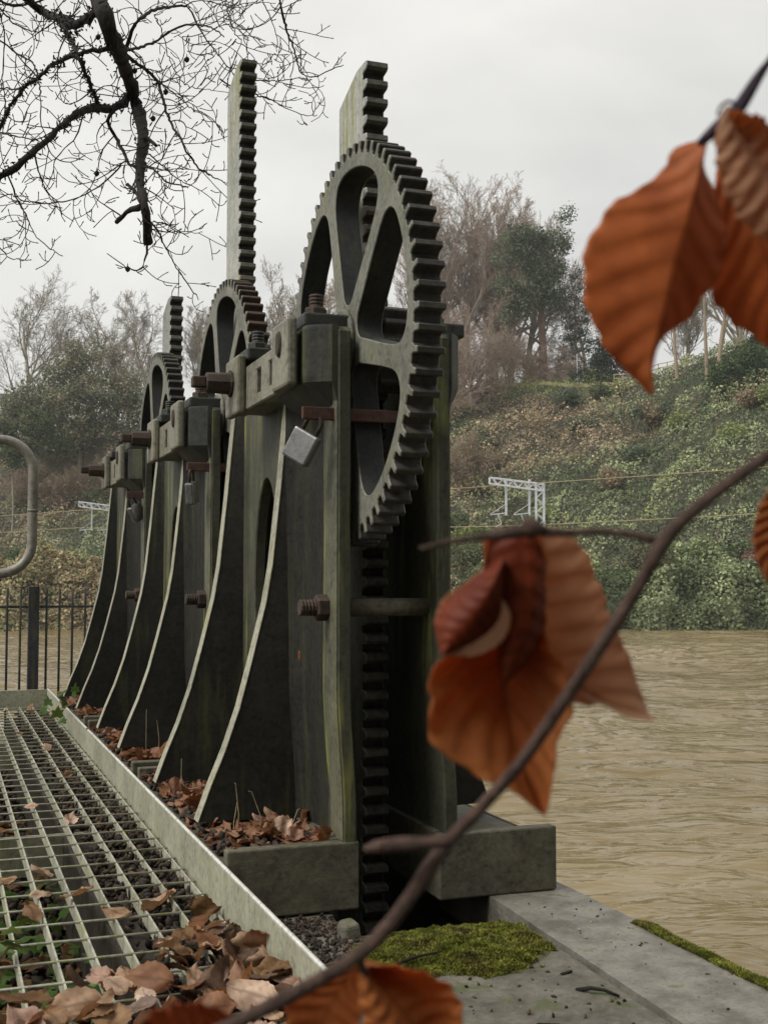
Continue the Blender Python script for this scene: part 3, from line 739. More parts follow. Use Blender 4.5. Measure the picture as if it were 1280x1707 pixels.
def ground_cover():
    rng = np.random.default_rng(11)
    N = 560000
    px = rng.uniform(-260, 1560, N)
    d = 86.3 + (rng.uniform(0, 1, N)) * 93; k_ = rng.uniform(0, 1, N) < .22; d = np.where(k_, 86.0 + rng.uniform(0, 6, N), d)
    xc = (px - 640) / FPX * d
    z = terr(xc, d); x, y = c2w(xc, d)
    td = np.clip(track_d(xc), 96, 135)
    keep = (np.abs(d - td) > 1.0)
    # patches: clumps that stand proud of the slope
    n1 = fbm(x, y, .22, 4, 3); n2 = fbm(x, y, .5, 3, 4); n3 = fbm(x, y, .09, 3, 6); n4 = fbm(x, y, 1.6, 2, 9)
    e = .5
    zx = terr(xc + e, d) - z; zd = terr(xc, d + e) - z
    nc = np.stack([-zx / e, -zd / e, np.ones(N)], 1)
    nx, ny = nc[:, 0] * math.cos(YAW) + nc[:, 1] * math.sin(YAW), -nc[:, 0] * math.sin(YAW) + nc[:, 1] * math.cos(YAW)
    NN = np.stack([nx, ny, nc[:, 2]], 1); NN /= np.linalg.norm(NN, axis=1, keepdims=True)
    bankside = d < td - 2
    n5 = fbm(x, y, .95, 2, 5)
    h = np.clip(.6 + 1.3 * n2 + .6 * n1 + .9 * n5, 0, 3.2) * rng.power(1.6, N) * np.where(bankside, 1.15, .85)
    h = h + np.clip(n4, 0, 1) * .5
    h = np.where(np.abs(d - td) < 5, h * .35, h)
    P = np.stack([x, y, z], 1) + NN * (h[:, None]) + np.array([0, 0, .05])
    brown = np.clip(.5 + 1.3 * n3 + .5 * n1 + np.interp(px, [0, 300, 700, 820, 1000, 1280], [.2, .25, .2, -.25, -.4, -.35]) - np.where(bankside & (px > 300), .05, 0), 0, 1)
    zrel = (z - 1.4) / 24
    brown = np.clip(brown + np.where((px > 720) & (px < 930) & (zrel > .72), .6, 0) - np.where((px > 700) & (zrel < .55), .12, 0) - np.where((px < 300) & (zrel < .22) & (zrel > 0), .35, 0), 0, 1)
    grass = (px > 840) & (px < 1040) & (zrel > .84)
    c_green = np.array([.27, .31, .16]); c_dark = np.array([.10, .13, .06]); c_yel = np.array([.35, .38, .15]); c_br = np.array([.34, .26, .165]); c_tan = np.array([.46, .36, .22])
    r = rng.uniform(0, 1, N)[:, None]; isb = (rng.uniform(0, 1, N) < brown)[:, None]
    mixg = np.clip(.5 + 1.1 * n5 + .9 * n2 + .4 * n1, 0, 1)[:, None]
    green = (c_dark * (1 - mixg) + c_green * mixg) * np.where(r > .93, 1.2, 1) * (1 + .3 * n4[:, None])
    yp = (n1 > .35)[:, None]; green = np.where(yp & (r > .7), c_yel, green)
    br = (c_br * .6 * (1 - mixg) + c_br * mixg) * np.where(r > .85, 1.6, 1) * (1 + .3 * n4[:, None])
    col = np.where(isb, br, green)
    col = np.where(grass[:, None], np.array([.24, .30, .09]) * (1 + .3 * n4[:, None]), col)
    straw = ((px < 230) & (d < 91.5))[:, None]
    col = np.where(straw & (r > .35), np.array([.38, .3, .17]), col)
    low = ((d < 87.6) & (px > 230))[:, None]
    col = np.where(low, col * .7, col)
    col = col * rng.uniform(.5, 1.55, (N, 1))
    s = rng.uniform(.13, .36, N) * np.where(grass, .6, 1)
    P, NN, s, col = P[keep], NN[keep], s[keep], col[keep]
    V, F = quads(P, NN, s, rng, .7, .75)
    o = np_obj('undergrowth', V, F, M['tint'], col=np.repeat(np.clip(col, 0, 1), 4, 0))
    tag(o, 'ivy, bramble and dead bracken covering the steep bank across the river', 'undergrowth', kind='stuff')
river()['kind'] = 'structure'
ground_cover()
add_shade_thicket()

def dead_stems():
    rng = np.random.default_rng(19); L_ = []
    for k in range(2600):
        px = rng.uniform(-100, 1400); d = rng.uniform(87.5, 150); xc = (px - 640) / FPX * d
        z = float(terr(np.array([xc]), np.array([d]))[0]); x, y = c2w(xc, d)
        h = rng.uniform(.5, 1.9); a = rng.uniform(0, 6.28); b = rng.uniform(.1, .9) * h
        p = [np.array([x + b * t * t * math.cos(a), y + b * t * t * math.sin(a), z + .1 + h * (t - .35 * t * t)]) for t in (0, .35, .7, 1)]
        L_.append((p, [.022, .02, .016, .01]))
    V, F = tubes_np(L_, 3)
    tag(np_obj('dead_bracken', V, F, M['straw']), 'thin pale dead stems arching out of the undergrowth across the river', 'bracken', kind='stuff')

# ---- trees
def tubes_np(lines, k=3):
    "lines: list of (pts Nx3, radii N)"
    VV = []; FF = []; b = 0
    ang = np.arange(k) * 2 * PI / k
    for pts, rad in lines:
        pts = np.asarray(pts, float); n = len(pts)
        t = np.gradient(pts, axis=0); t /= np.linalg.norm(t, axis=1, keepdims=True) + 1e-9
        ref = np.array([.31, .17, .93]) if abs(t[0][2]) < .8 else np.array([.9, .3, .1])
        a = np.cross(t, ref); a /= np.linalg.norm(a, axis=1, keepdims=True) + 1e-9; bb = np.cross(t, a)
        ring = pts[:, None, :] + (a[:, None, :] * np.cos(ang)[None, :, None] + bb[:, None, :] * np.sin(ang)[None, :, None]) * np.asarray(rad)[:, None, None]
        VV.append(ring.reshape(-1, 3))
        i = np.arange(n - 1)[:, None] * k; j = np.arange(k)[None, :]; j2 = (j + 1) % k
        FF.append(np.stack([i + j, i + j2, i + k + j2, i + k + j], -1).reshape(-1, 4) + b); b += n * k
    return np.concatenate(VV), np.concatenate(FF)

def grow(rng, p, d, L, r, lev, P, out):
    n = P['seg'][lev]; pts = [np.array(p, float)]; d = np.array(d, float); dirs = []
    for i in range(n):
        d = d + rng.normal(0, P['wob'][lev], 3) + np.array([0, 0, P['up'][lev]]); d /= np.linalg.norm(d)
        pts.append(pts[-1] + d * L / n); dirs.append(d.copy())
    rad = [max(P['rmin'], r * (1 - (1 - P['tip'][lev]) * i / n)) for i in range(n + 1)]
    out.append((lev, np.array(pts), rad))
    if lev + 1 >= len(P['seg']): return
    for c in range(P['kids'][lev]):
        u = P['from'][lev] + (1 - P['from'][lev]) * (c + rng.uniform(0, 1)) / P['kids'][lev]
        k = min(int(u * n), n - 1); q = pts[k] + (pts[k + 1] - pts[k]) * (u * n - k)
        dd = dirs[k]; side = rng.normal(0, 1, 3); side -= dd * side.dot(dd); side /= np.linalg.norm(side)
        a = rng.uniform(*P['ang'][lev])
        nd = dd * math.cos(a) + side * math.sin(a)
        LL = L * P['len'][lev] * (1.15 - P['taper'] * u) * rng.uniform(.7, 1.25)
        grow(rng, q, nd, LL, rad[k] * P['rr'][lev], lev + 1, P, out)

def tree_obj(name, loc, H, seed, P, mt, mc, label, cat='tree', group=None, leaves=None, trunk_r=.022):
    rng = np.random.default_rng(seed)
    root = empty(name, loc, label, cat, group)
    out = []
    grow(rng, (0, 0, -.6), (rng.normal(0, .04), rng.normal(0, .04), 1), H * P.get('trunk', .8), H * trunk_r, 0, P, out)
    tr = [(p, r) for l, p, r in out if l == 0]; cr = [(p, r) for l, p, r in out if l > 0]
    V, F = tubes_np(tr, 8); o = np_obj('trunk', V, F, mt, smooth=True); o.parent = root
    big = [(p, r) for l, p, r in out if l == 1]; sm = [(p, r) for l, p, r in out if l > 1]
    V, F = tubes_np(big, 5); V2, F2 = tubes_np(sm, 3)
    V = np.concatenate([V, V2]); F = np.concatenate([F, F2 + (len(V) - len(V2))])
    o = np_obj('crown', V, F, mc); o.parent = root
    if leaves:
        tips = np.concatenate([p[-3:] for l, p, r in out if l >= len(P['seg']) - 2])
        N = leaves['n']; idx = rng.integers(0, len(tips), N)
        Pp = tips[idx] + rng.normal(0, leaves['spread'], (N, 3))
        nn = rng.normal(0, 1, (N, 3)); nn[:, 2] += .8; nn /= np.linalg.norm(nn, axis=1, keepdims=True)
        V, F = quads(Pp, nn, rng.uniform(.6, 1.2, N) * leaves['size'], rng, .6, .3)
        cols = np.array(leaves['cols'])[rng.integers(0, len(leaves['cols']), N)] * rng.uniform(.7, 1.3, (N, 1))
        o = np_obj('foliage', V, F, M['tint'], col=np.repeat(cols, 4, 0)); o.parent = root
    return root

dead_stems()
P_BARE = dict(seg=[9, 7, 5, 4, 3], wob=[.06, .12, .16, .2, .22], up=[.02, .10, .10, .07, .05], tip=[.3, .25, .25, .3, .5], kids=[13, 9, 7, 5], rmin=.02, ang=[(.45, 1.0), (.4, .9), (.4, .95), (.4, 1.0)], len=[.55, .5, .5, .5], rr=[.5, .5, .5, .55], taper=.55, **{'from': [.28, .2, .15, .1]}, trunk=.85)
P_BARE['rmin'] = .019
P_FAN = dict(P_BARE, kids=[13, 9, 8, 5], rmin=.022, up=[.02, .15, .12, .1, .06], ang=[(.4, 1.0), (.3, .8), (.3, .9), (.3, .9)], len=[.8, .5, .48, .45], **{'from': [.18, .2, .15, .1]}, trunk=.7)
P_SHRUB = dict(seg=[5, 6, 5, 4, 3], wob=[.1, .14, .18, .22, .25], up=[.0, .05, .03, .0, -.02], tip=[.5, .3, .3, .3, .5], kids=[14, 9, 7, 5], rmin=.016, ang=[(.3, 1.2), (.4, 1.0), (.4, 1.1), (.4, 1.2)], len=[1.3, .5, .5, .5], rr=[.55, .5, .5, .6], taper=.4, **{'from': [.05, .15, .1, .1]}, trunk=.42)
def ground_at(px, d):
    xc = (px - 640) / FPX * d
    x, y = c2w(xc, d); return Vector((x, y, float(terr(np.array([xc]), np.array([float(d)]))[0])))
def px_h(py_top, loc, d): return max(2, .82 + (969 - py_top) / FPX * d - loc.z)

TREES = [  # px, depth, py of the top, params, trunk mat, twig mat, label
    (40, 158, 485, P_BARE, 'bark_far', 'bark_far', 'broad bare grey tree at the far left of the skyline'),
    (150, 162, 515, P_BARE, 'bark_far', 'bark_far', 'bare winter tree standing behind the dark evergreen mass on the left'),
    (208, 166, 560, P_BARE, 'bark_tan', 'bark_tan', 'low tan bare tree between two taller trees on the left skyline'),
    (252, 160, 512, P_BARE, 'bark_far', 'bark_far', 'bare tree on the skyline just left of the farthest rack'),
    (330, 163, 520, P_FAN, 'bark_far', 'bark_far', 'bare tree on the skyline just right of the farthest rack'),
    (470, 156, 455, P_FAN, 'bark_far', 'bark_far', 'grey bare tree seen left of the nearest big wheel'),
    (545, 158, 470, P_BARE, 'bark_tan', 'bark_tan', 'bare tree seen through the spokes of the nearest big wheel'),
    (735, 158, 300, P_FAN, 'bark_far', 'bark_pink', 'tallest fan shaped bare tree right of the nearest wheel'),
    (800, 162, 320, P_FAN, 'bark_far', 'bark_pink', 'tall bare tree leaning beside the evergreen on the right skyline'),
    (850, 160, 375, P_FAN, 'bark_far', 'bark_pink', 'shorter bare tree partly in front of the tall evergreen'),
    (700, 160, 330, P_FAN, 'bark_far', 'bark_pink', 'bare tree rising directly behind the teeth of the nearest wheel'),
    (768, 164, 335, P_BARE, 'bark_far', 'bark_far', 'grey bare tree filling the middle of the clump right of the wheel'),
    (828, 158, 345, P_BARE, 'bark_far', 'bark_tan', 'tan bare tree between the tall fan tree and the evergreen'),
    (872, 165, 380, P_BARE, 'bark_far', 'bark_far', 'grey bare tree partly hidden behind the tall evergreen'),
    (985, 160, 470, P_BARE, 'bark_far', 'bark_far', 'slender bare tree right of the layered conifer'),
    (1150, 140, 480, P_FAN, 'bark_far', 'bark_far', 'bare tree seen below the hanging rust leaf on the right'),
    (1230, 150, 330, P_FAN, 'bark_far', 'bark_far', 'tall bare tree mostly behind the hanging leaves at the right'),
]
for i, (px, d, top, P, mt, mc, lab) in enumerate(TREES):
    loc = ground_at(px, d); tree_obj('bare_tree', loc, px_h(top, loc, d), 100 + i, P, M[mt], M[mc], lab, group='bare trees on the skyline')
# brown twiggy shrubs and small trees on the slope
SHR = [(895, 152, 545, 'bark_tan', 'low brown thicket around the foot of the tall evergreen', [(.26, .18, .12), (.16, .17, .09)]),
       (935, 150, 560, 'bark_pink', 'small brown tree between the evergreen trunk and the conifer', [(.3, .19, .13), (.24, .16, .11)]),
       (790, 142, 470, 'bark_pink', 'pinkish brown twiggy tree right of the nearest wheel', [(.27, .16, .10), (.2, .12, .08), (.3, .2, .13)]),
       (745, 136, 500, 'bark_pink', 'brown twiggy tree close against the nearest frame', [(.27, .16, .10), (.2, .12, .08), (.3, .2, .13)]),
       (850, 145, 520, 'bark_pink', 'brown shrub under the tall evergreen', [(.24, .15, .10), (.2, .13, .09), (.15, .15, .08)]),
       (765, 118, 690, 'bark_tan', 'ivy clad slim tree low on the bank beside the nearest frame', [(.1, .13, .04), (.14, .1, .06)]),
       (140, 150, 700, 'bark_tan', 'tan thicket under the dark evergreen on the left', [(.24, .18, .11), (.2, .15, .1)]),
       (60, 146, 740, 'bark_tan', 'brown thicket behind the handrail', [(.2, .15, .1), (.1, .11, .05)]),
       (200, 144, 745, 'bark_tan', 'brown thicket left of the farthest gear', [(.25, .18, .11), (.2, .15, .1)]),
       (110, 142, 765, 'bark_tan', 'pale dead thicket above the left gantry', [(.28, .2, .12), (.22, .17, .11)])]
for i, (px, d, top, mc, lab, cols) in enumerate(SHR):
    loc = ground_at(px, d); H = px_h(top, loc, d)
    tree_obj('twiggy_shrub', loc, H, 300 + i, P_SHRUB, M['bark_far'], M[mc], lab, 'shrub', 'brown thickets on the bank', leaves=dict(n=2200, spread=.35, size=.16, cols=cols))

def crown_np(rng, blobs, n, size, cols, hollow=.45):
    "leaf clumps scattered through ellipsoid blobs (cx,cy,cz,rx,ry,rz)"
    blobs = np.array(blobs); w = blobs[:, 3] * blobs[:, 4] * blobs[:, 5]; w = w ** .7; w /= w.sum()
    k = rng.choice(len(blobs), n // 14, p=w)
    u = rng.normal(0, 1, (len(k), 3)); u /= np.linalg.norm(u, axis=1, keepdims=True)
    rr = hollow + (1 - hollow) * rng.power(2, (len(k), 1))
    cc = blobs[k, :3] + u * rr * blobs[k, 3:]
    P = np.repeat(cc, 14, 0) + rng.normal(0, size * 1.1, (len(k) * 14, 3))
    N = np.repeat(u, 14, 0) * .6 + np.array([0, 0, .5])
    cols = np.array(cols)[rng.integers(0, len(cols), len(k))] * rng.uniform(.7, 1.35, (len(k), 1))
    col = np.repeat(cols, 14, 0) * rng.uniform(.8, 1.2, (len(P), 1))
    V, F = quads(P, N, rng.uniform(.7, 1.3, len(P)) * size, rng, .7, .8)
    return V, F, np.repeat(col, 4, 0)
def evergreen(px, d, blobs_px, trunk, n, size, cols, label, name='evergreen_tree', mt='bark_red', tr=.35, nsub=8):
    "blobs in photograph pixels (cx, cy, rx, ry), made into ellipsoids at depth d"
    rng = np.random.default_rng(int(px) + 7)
    loc = ground_at(px, d); root = empty(name, loc, label, 'tree')
    bl = []; sub = []
    for cx, cy, rx, ry in blobs_px:
        for _ in range(nsub): sub.append((cx + rng.normal(0, rx * .55), cy + rng.normal(0, ry * .55), rx * rng.uniform(.35, .6), ry * rng.uniform(.35, .6)))
    for cx, cy, rx, ry in sub:
        c = at(cx, cy, d) - loc; s = d / FPX
        dep = rng.uniform(-1, 1) * rx * s * .4
        bl.append((c.x + math.sin(YAW) * dep, c.y + math.cos(YAW) * dep, c.z, rx * s, rx * s, ry * s))
    V, F, col = crown_np(rng, bl, n, size, cols)
    o = np_obj('crown', V, F, M['tint'], col=col); o.parent = root
    top = max(b[2] for b in bl) * .86
    lines = [(np.array([[0, 0, -.8], [.1, 0, top * .3], [-.1, .1, top * .65], [0, 0, top]]), [tr, tr * .85, tr * .6, tr * .2])]
    for b in bl[::9]:
        z0 = max(.5, b[2] - abs(b[0]) * .5 - b[5] * .6)
        lines.append((np.array([[0, 0, z0], [b[0] * .5, b[1] * .5, (z0 + b[2]) / 2], [b[0], b[1], b[2]]]), [tr * .35, tr * .2, tr * .1]))
    V, F = tubes_np(lines, 7); o = np_obj('trunk', V, F, M[mt], smooth=True); o.parent = root
    return root
GR = [(.05, .075, .035), (.035, .055, .028), (.075, .10, .05), (.06, .08, .045)]
evergreen(906, 150, [(905, 392, 40, 26), (925, 420, 28, 34), (880, 430, 34, 40), (920, 460, 30, 26), (868, 480, 30, 34), (905, 500, 34, 22), (850, 520, 26, 24), (940, 405, 16, 22), (935, 500, 18, 16), (880, 400, 26, 20)],
          None, 15000, .30, [(.10, .14, .075), (.06, .085, .05), (.14, .17, .10)], 'tall evergreen with reddish trunk standing above the right bank', tr=.6)
cedar_bl = []
for k in range(11):
    yy = 445 + k * 17; w = 10 + 3.2 * k if k < 8 else 30
    cedar_bl += [(963 - w * .5 + (k % 3) * 3, yy, w * .7, 3.5), (963 + w * .6, yy + 6, w * .7, 3.5)]
evergreen(963, 152, cedar_bl, None, 5200, .22, [(.07, .09, .06), (.05, .07, .045)], 'thin layered conifer with flat branches between evergreen and hanging leaf', 'conifer_tree', 'bark_far', .22)
evergreen(1012, 142, [(1010, 590, 24, 20), (995, 615, 22, 20), (1030, 612, 24, 22), (1012, 628, 34, 14), (985, 632, 14, 10)], None, 9000, .26, [(.022, .038, .028), (.035, .055, .035)], 'dark rounded holly bush behind the pale railing', 'holly_bush')
evergreen(1235, 118, [(1240, 600, 34, 24), (1215, 625, 26, 22), (1270, 620, 30, 26), (1250, 645, 40, 20), (1200, 650, 16, 12)], None, 9000, .26, [(.06, .10, .035), (.09, .14, .05), (.04, .07, .03)], 'bright green laurel bush near the right edge', 'laurel_bush')
evergreen(130, 148, [(135, 600, 34, 28), (95, 640, 60, 30), (170, 640, 60, 34), (60, 670, 50, 30), (130, 680, 90, 36), (215, 680, 50, 40), (100, 715, 80, 28), (190, 720, 60, 26), (250, 700, 30, 30), (30, 690, 30, 26)],
          None, 42000, .32, [(.22, .22, .14), (.13, .15, .09), (.28, .24, .16), (.17, .19, .11)], 'large rounded dark evergreen mass on the left hill', mt='bark_far', nsub=11)
evergreen(20, 140, [(10, 720, 30, 18), (50, 705, 40, 22), (85, 735, 30, 16), (20, 760, 34, 14)], None, 9000, .28, [(.08, .11, .04), (.06, .085, .035)], 'mid green ivy bush above the handrail', 'ivy_bush', 'bark_far', .12)
for px_, d_, w_, h_, lab_ in ((270, 0, 0, 0, ''),):
    pass
# slim bare trunks on the right knoll
for i, (x0, y0_, x1, y1, r_) in enumerate(((1178, 625, 1172, 380, .22), (1195, 620, 1215, 420, .28), (1128, 615, 1112, 430, .2), (1205, 615, 1250, 520, .14), (1188, 625, 1225, 500, .12))):
    d = 124; a = at(x0, y0_, d); a.z -= 1.0; b_ = at(x1, y1, d)
    rng = np.random.default_rng(60 + i)
    root = empty('slim_tree', a, 'slim pale tree trunk on the right knoll, %s' % ['second upright one from the left', 'thickest, leaning right', 'leftmost and darkest', 'leaning most strongly to the right', 'thinnest, close beside the upright one'][i], 'tree', 'slim trunks on the right knoll')
    v_ = b_ - a; out = []
    grow(rng, (0, 0, 0), v_.normalized(), v_.length, r_, 0, dict(P_BARE, kids=[7, 5, 4], seg=[8, 5, 4, 3], wob=[.02, .14, .2, .2], **{'from': [.55, .2, .2]}), out)
    V, F = tubes_np([(p, r) for l, p, r in out if l == 0], 7); np_obj('trunk', V, F, M['bark_tan'], smooth=True).parent = root
    V, F = tubes_np([(p, r) for l, p, r in out if l > 0], 3); np_obj('crown', V, F, M['bark_far']).parent = root
for i, (px, d, h_, w_, cols, lab) in enumerate((
        (790, 108, 2.6, 2.8, [(.17, .2, .05), (.1, .14, .04)], 'yellow green bush under the overhead wires beside the frame'),
        (1220, 93, 2.4, 2.6, [(.08, .11, .04), (.05, .08, .03)], 'dark green bush on the riverbank at the right'),
        (1080, 92, 2.2, 3.0, [(.13, .12, .07), (.09, .1, .05)], 'olive bush on the riverbank behind the shoot fork'),
        (1265, 90, 1.8, 2.0, [(.2, .13, .1), (.15, .1, .08)], 'reddish brown bush at the waterline, right edge'),
        (785, 93, 2.6, 2.6, [(.1, .13, .05), (.14, .14, .08)], 'grey green bush on the bank beside the nearest frame'),
        (160, 120, 2.6, 2.6, [(.08, .13, .04), (.1, .15, .05)], 'bright green bush right below the left gantry'),
        (40, 122, 3.0, 3.4, [(.07, .11, .04), (.1, .13, .05)], 'green bush behind the lower bend of the handrail'))):
    loc = ground_at(px, d); root = empty('bush', loc, lab, 'bush'); rng = np.random.default_rng(900 + i)
    bl = [(rng.normal(0, w_ * .3), rng.normal(0, w_ * .3), h_ * rng.uniform(.3, .6), w_ * .4, w_ * .4, h_ * .42) for _ in range(7)]
    V, F, col = crown_np(rng, bl, 5200, .24, cols); np_obj('foliage', V, F, M['tint'], col=col).parent = root

rb = np.random.default_rng(404)
for k in range(34):
    px = rb.uniform(690, 1290) if k % 3 else rb.uniform(-20, 300); xc_ = 0
    d = rb.uniform(108, 142) if px > 600 else rb.uniform(128, 158)
    loc = ground_at(px, d); w_ = rb.uniform(1.0, 2.3); h_ = w_ * rb.uniform(.7, 1.1)
    root = empty('scrub_bush', loc, 'low rounded scrub bush among the undergrowth of the far hillside', 'bush', 'scrub bushes on the far hillside')
    bl = [(rb.normal(0, w_ * .35), rb.normal(0, w_ * .35), h_ * rb.uniform(.2, .6), w_ * .38, w_ * .38, h_ * .36) for _ in range(6)]
    cols = [[(.17, .2, .1), (.10, .13, .06)], [(.25, .19, .12), (.3, .23, .15)], [(.27, .3, .11), (.2, .24, .1)], [(.08, .11, .06), (.12, .15, .09)]][rb.integers(0, 4)]
    V, F, col = crown_np(rb, bl, 2200, .24, cols); np_obj('foliage', V, F, M['tint'], col=col).parent = root
# ---- railway
def line_pt(xc, off=0): 
    d = track_d(xc) + off; x, y = c2w(xc, d); return Vector((x, y, 0))
mb = MB()
a, b_ = line_pt(-60), line_pt(60); dirv = (b_ - a).normalized(); nrm = Vector((-dirv.y, dirv.x, 0))
L = (b_ - a).length + 60; a0 = a - dirv * 30
Mt = Matrix.Translation(a0) @ Matrix(((dirv.x, nrm.x, 0, 0), (dirv.y, nrm.y, 0, 0), (0, 0, 1, 0), (0, 0, 0, 1)))
MB().box(0, L, -2.6, 2.6, 0, 1.0, M=Mt).build('railway_bed', M['ballast'])['kind'] = 'structure'
tr_ = empty('railway_track', a0, 'pair of pale steel rails running along the far riverbank', 'railway track')
for off in (-2.0, -.55, .75, 2.2):
    MB().box(0, L, off, off + .09, 1.4, 1.58, M=Mt).build('rail', M['rail_steel'], tr_)
# gantries
def gantry(px, d, label, flip=1):
    base = at(px, 900, d); base.z = 1.4
    root = empty('railway_gantry', base, label, 'gantry', 'overhead line gantries'); s = d / 98.0
    e1 = -RT * .985 + Vector((0, 0, .0)); e1 = Vector((e1.x, e1.y, 0)).normalized(); e2 = Vector((-e1.y, e1.x, 0))
    z = Vector((0, 0, 1)); H = 7.35 * 1.0
    m_ = MB()
    def bar(m, p, q, r=.035): m.tube([base + e1 * p[0] + e2 * p[1] + z * p[2], base + e1 * q[0] + e2 * q[1] + z * q[2]], r, 4)
    w = .32
    for u in (-w, w):
        for v in (-w, w): bar(m_, (u, v, 0), (u, v, H), .07)
    k = 0; zz = .2
    while zz < H - .4:
        for v in (-w, w): bar(m_, (-w if k % 2 else w, v, zz), (w if k % 2 else -w, v, zz + .6), .04)
        for u in (-w, w): bar(m_, (u, -w if k % 2 else w, zz), (u, w if k % 2 else -w, zz + .6), .04)
        zz += .6; k += 1
    m_.build('mast', M['white_paint'], root)
    t_ = MB(); Lb = 4.1; hh = .33
    for v in (-w, w):
        bar(t_, (-w, v, H), (Lb, v, H + .55), .07); bar(t_, (-w, v, H - .55), (Lb, v, H + .05), .07); bar(t_, (Lb, v, H + .05), (Lb, v, H + .55), .06)
        k = 0; u = -w
        while u < Lb - .3:
            f0, f1 = u / Lb, (u + .42) / Lb
            lo = lambda f: H - .55 + .6 * f
            hi = lambda f: H + .55 * f
            bar(t_, (u, v, lo(f0) if k % 2 else hi(f0)), (u + .42, v, hi(f1) if k % 2 else lo(f1)), .04); u += .42; k += 1
    for u in np.arange(0, Lb, .7): bar(t_, (u, -w, H + .55 * u / Lb), (u, w, H + .55 * u / Lb), .04)
    t_.build('truss', M['white_paint'], root)
    for u in (1.0, 2.55 if False else 2.9):
        dmb = MB(); bar(dmb, (u - .15, 0, H + .4), (u - .15, 0, H - 2.55), .1)
        bar(dmb, (u - .15, 0, H - 2.35), (u + 1.15, 0, H - 2.5), .05); bar(dmb, (u - .15, 0, H - 1.6), (u + 1.15, 0, H - 2.45), .035)
        bar(dmb, (u + .55, 0, H - 2.45), (u + .25, 0, H - 3.2), .04); bar(dmb, (u + .25, 0, H - 3.2), (u + .75, 0, H - 3.5), .035)
        dmb.build('dropper', M['white_paint'], root)
    return root
gantry(900, 98, 'white lattice railway gantry right of the nearest gear, above the curled leaf')
gantry(196, 128, 'white lattice railway gantry at the left, partly behind the farthest gear')
# overhead wires
def wire(pts, label, sag=.15):
    P_ = []
    for (x0, y0_, d0), (x1, y1, d1) in zip(pts[:-1], pts[1:]):
        a, b_ = at(x0, y0_, d0), at(x1, y1, d1)
        for k in range(9):
            t_ = k / 9; p = a.lerp(b_, t_); p.z -= sag * 4 * t_ * (1 - t_); P_.append(p)
    P_.append(at(*pts[-1])); mb = MB(); mb.tube(P_, .035, 5)
    tag(mb.build('overhead_wire', M['straw'], None, smooth=True), label, 'wire', 'railway overhead wires')
wire([(-400, 882, 150), (130, 851, 128), (850, 808, 99), (1800, 735, 80)], 'upper overhead railway wire, level with the gantry trusses')
wire([(-400, 905, 150), (130, 880, 128), (850, 877, 99), (1800, 822, 80)], 'lower overhead railway wire, below the gantry trusses')
# small white sign by the track, retaining wall, railing on the crest, house
p = at(56, 955, 108)
sg = empty('lineside_sign', Vector((p.x, p.y, .6)), 'small white square sign beside the railway at the left', 'sign')
mb = MB(); mb.tube([Vector((p.x, p.y, .2)), Vector((p.x, p.y, p.z))], .05, 6); mb.build('post', M['fence'], sg)
Ms = Matrix.Translation(p) @ Matrix.Rotation(-YAW, 4, 'Z')
mb = MB(); mb.box(-.25, .25, -.05, -.02, -.2, .35, M=Ms); mb.build('panel', M['white_paint'], sg)
def poly_wall(pts, h, th, mat, name):
    mb = MB()
    for p0, p1 in zip(pts[:-1], pts[1:]):
        dv = (p1 - p0); dv.z = 0; nn = Vector((-dv.y, dv.x, 0)).normalized() * th
        vs = [p0, p1, p1 + nn, p0 + nn]; vs = vs + [v + Vector((0, 0, h)) for v in vs]
        mb.add(vs, [(0, 1, 2, 3), (4, 7, 6, 5), (0, 4, 5, 1), (1, 5, 6, 2), (2, 6, 7, 3), (3, 7, 4, 0)])
    return mb
mb = poly_wall([at(60, 955, 131), at(190, 953, 126), at(300, 955, 122)], 2.0, .5, None, '')
tag(mb.build('retaining_wall', M['masonry']), 'low brown retaining wall behind the railway at the left', 'wall')
def crest(px, back=.6):
    lo, best = None, None
    for d in np.arange(110, 168, .5):
        g_ = ground_at(px, d); y_ = (g_.z - .82) / d
        if best is None or y_ > best: best, lo = y_, d
    return ground_at(px, lo - back)
mb = poly_wall([crest(p_) for p_ in (805, 830, 860, 890, 920, 950, 980, 1010, 1030)], .42, .3, None, '')
tag(mb.build('terrace_edge', M['straw']), 'pale low edging along the top of the grassy terrace', 'edging')
cr_ = [crest(p_) for p_ in np.linspace(1026, 1160, 10)]
rf = empty('terrace_railing', cr_[5], 'cream post and rail fence on top of the right bank', 'fence')
for z_ in (.45, .85, 1.3):
    MB().tube([q + Vector((0, 0, z_)) for q in cr_], .05, 5).build('rail', M['straw'], rf)
for q in cr_:
    MB().tube([q - Vector((0, 0, .5)), q + Vector((0, 0, 1.35))], .065, 5).build('post', M['straw'], rf)
q = at(903, 640, 147); tag(MB().tube([at(962, 648, 147), at(961, 590, 147)], .06, 5).build('pole', M['white_paint']), 'thin white pole standing on the terrace by the conifer', 'pole')
q = at(-6, 668, 150)
hs = empty('house', Vector((q.x, q.y, q.z - 2)), 'sliver of a brick house with dark roof behind trees at the left edge', 'house')
Mh = Matrix.Translation(q) @ Matrix.Rotation(-YAW, 4, 'Z')
MB().box(-4, 1.4, 0, 5, -3, 0, M=Mh).build('wall', bark('house_brick', (.25, .17, .13), (.4, .3, .24), 1), hs)
mb = MB(); mb.prism([(-.4, 0), (5.4, 0), (2.5, 1.3)], 'x', -4.4, 1.7); mb.v = [tuple(Mh @ Vector(v)) for v in mb.v]; mb.build('roof', M['post'], hs)
MB().box(.2, 1.0, -.06, -.02, -1.6, -.6, M=Mh).build('window', M['white_paint'], hs)

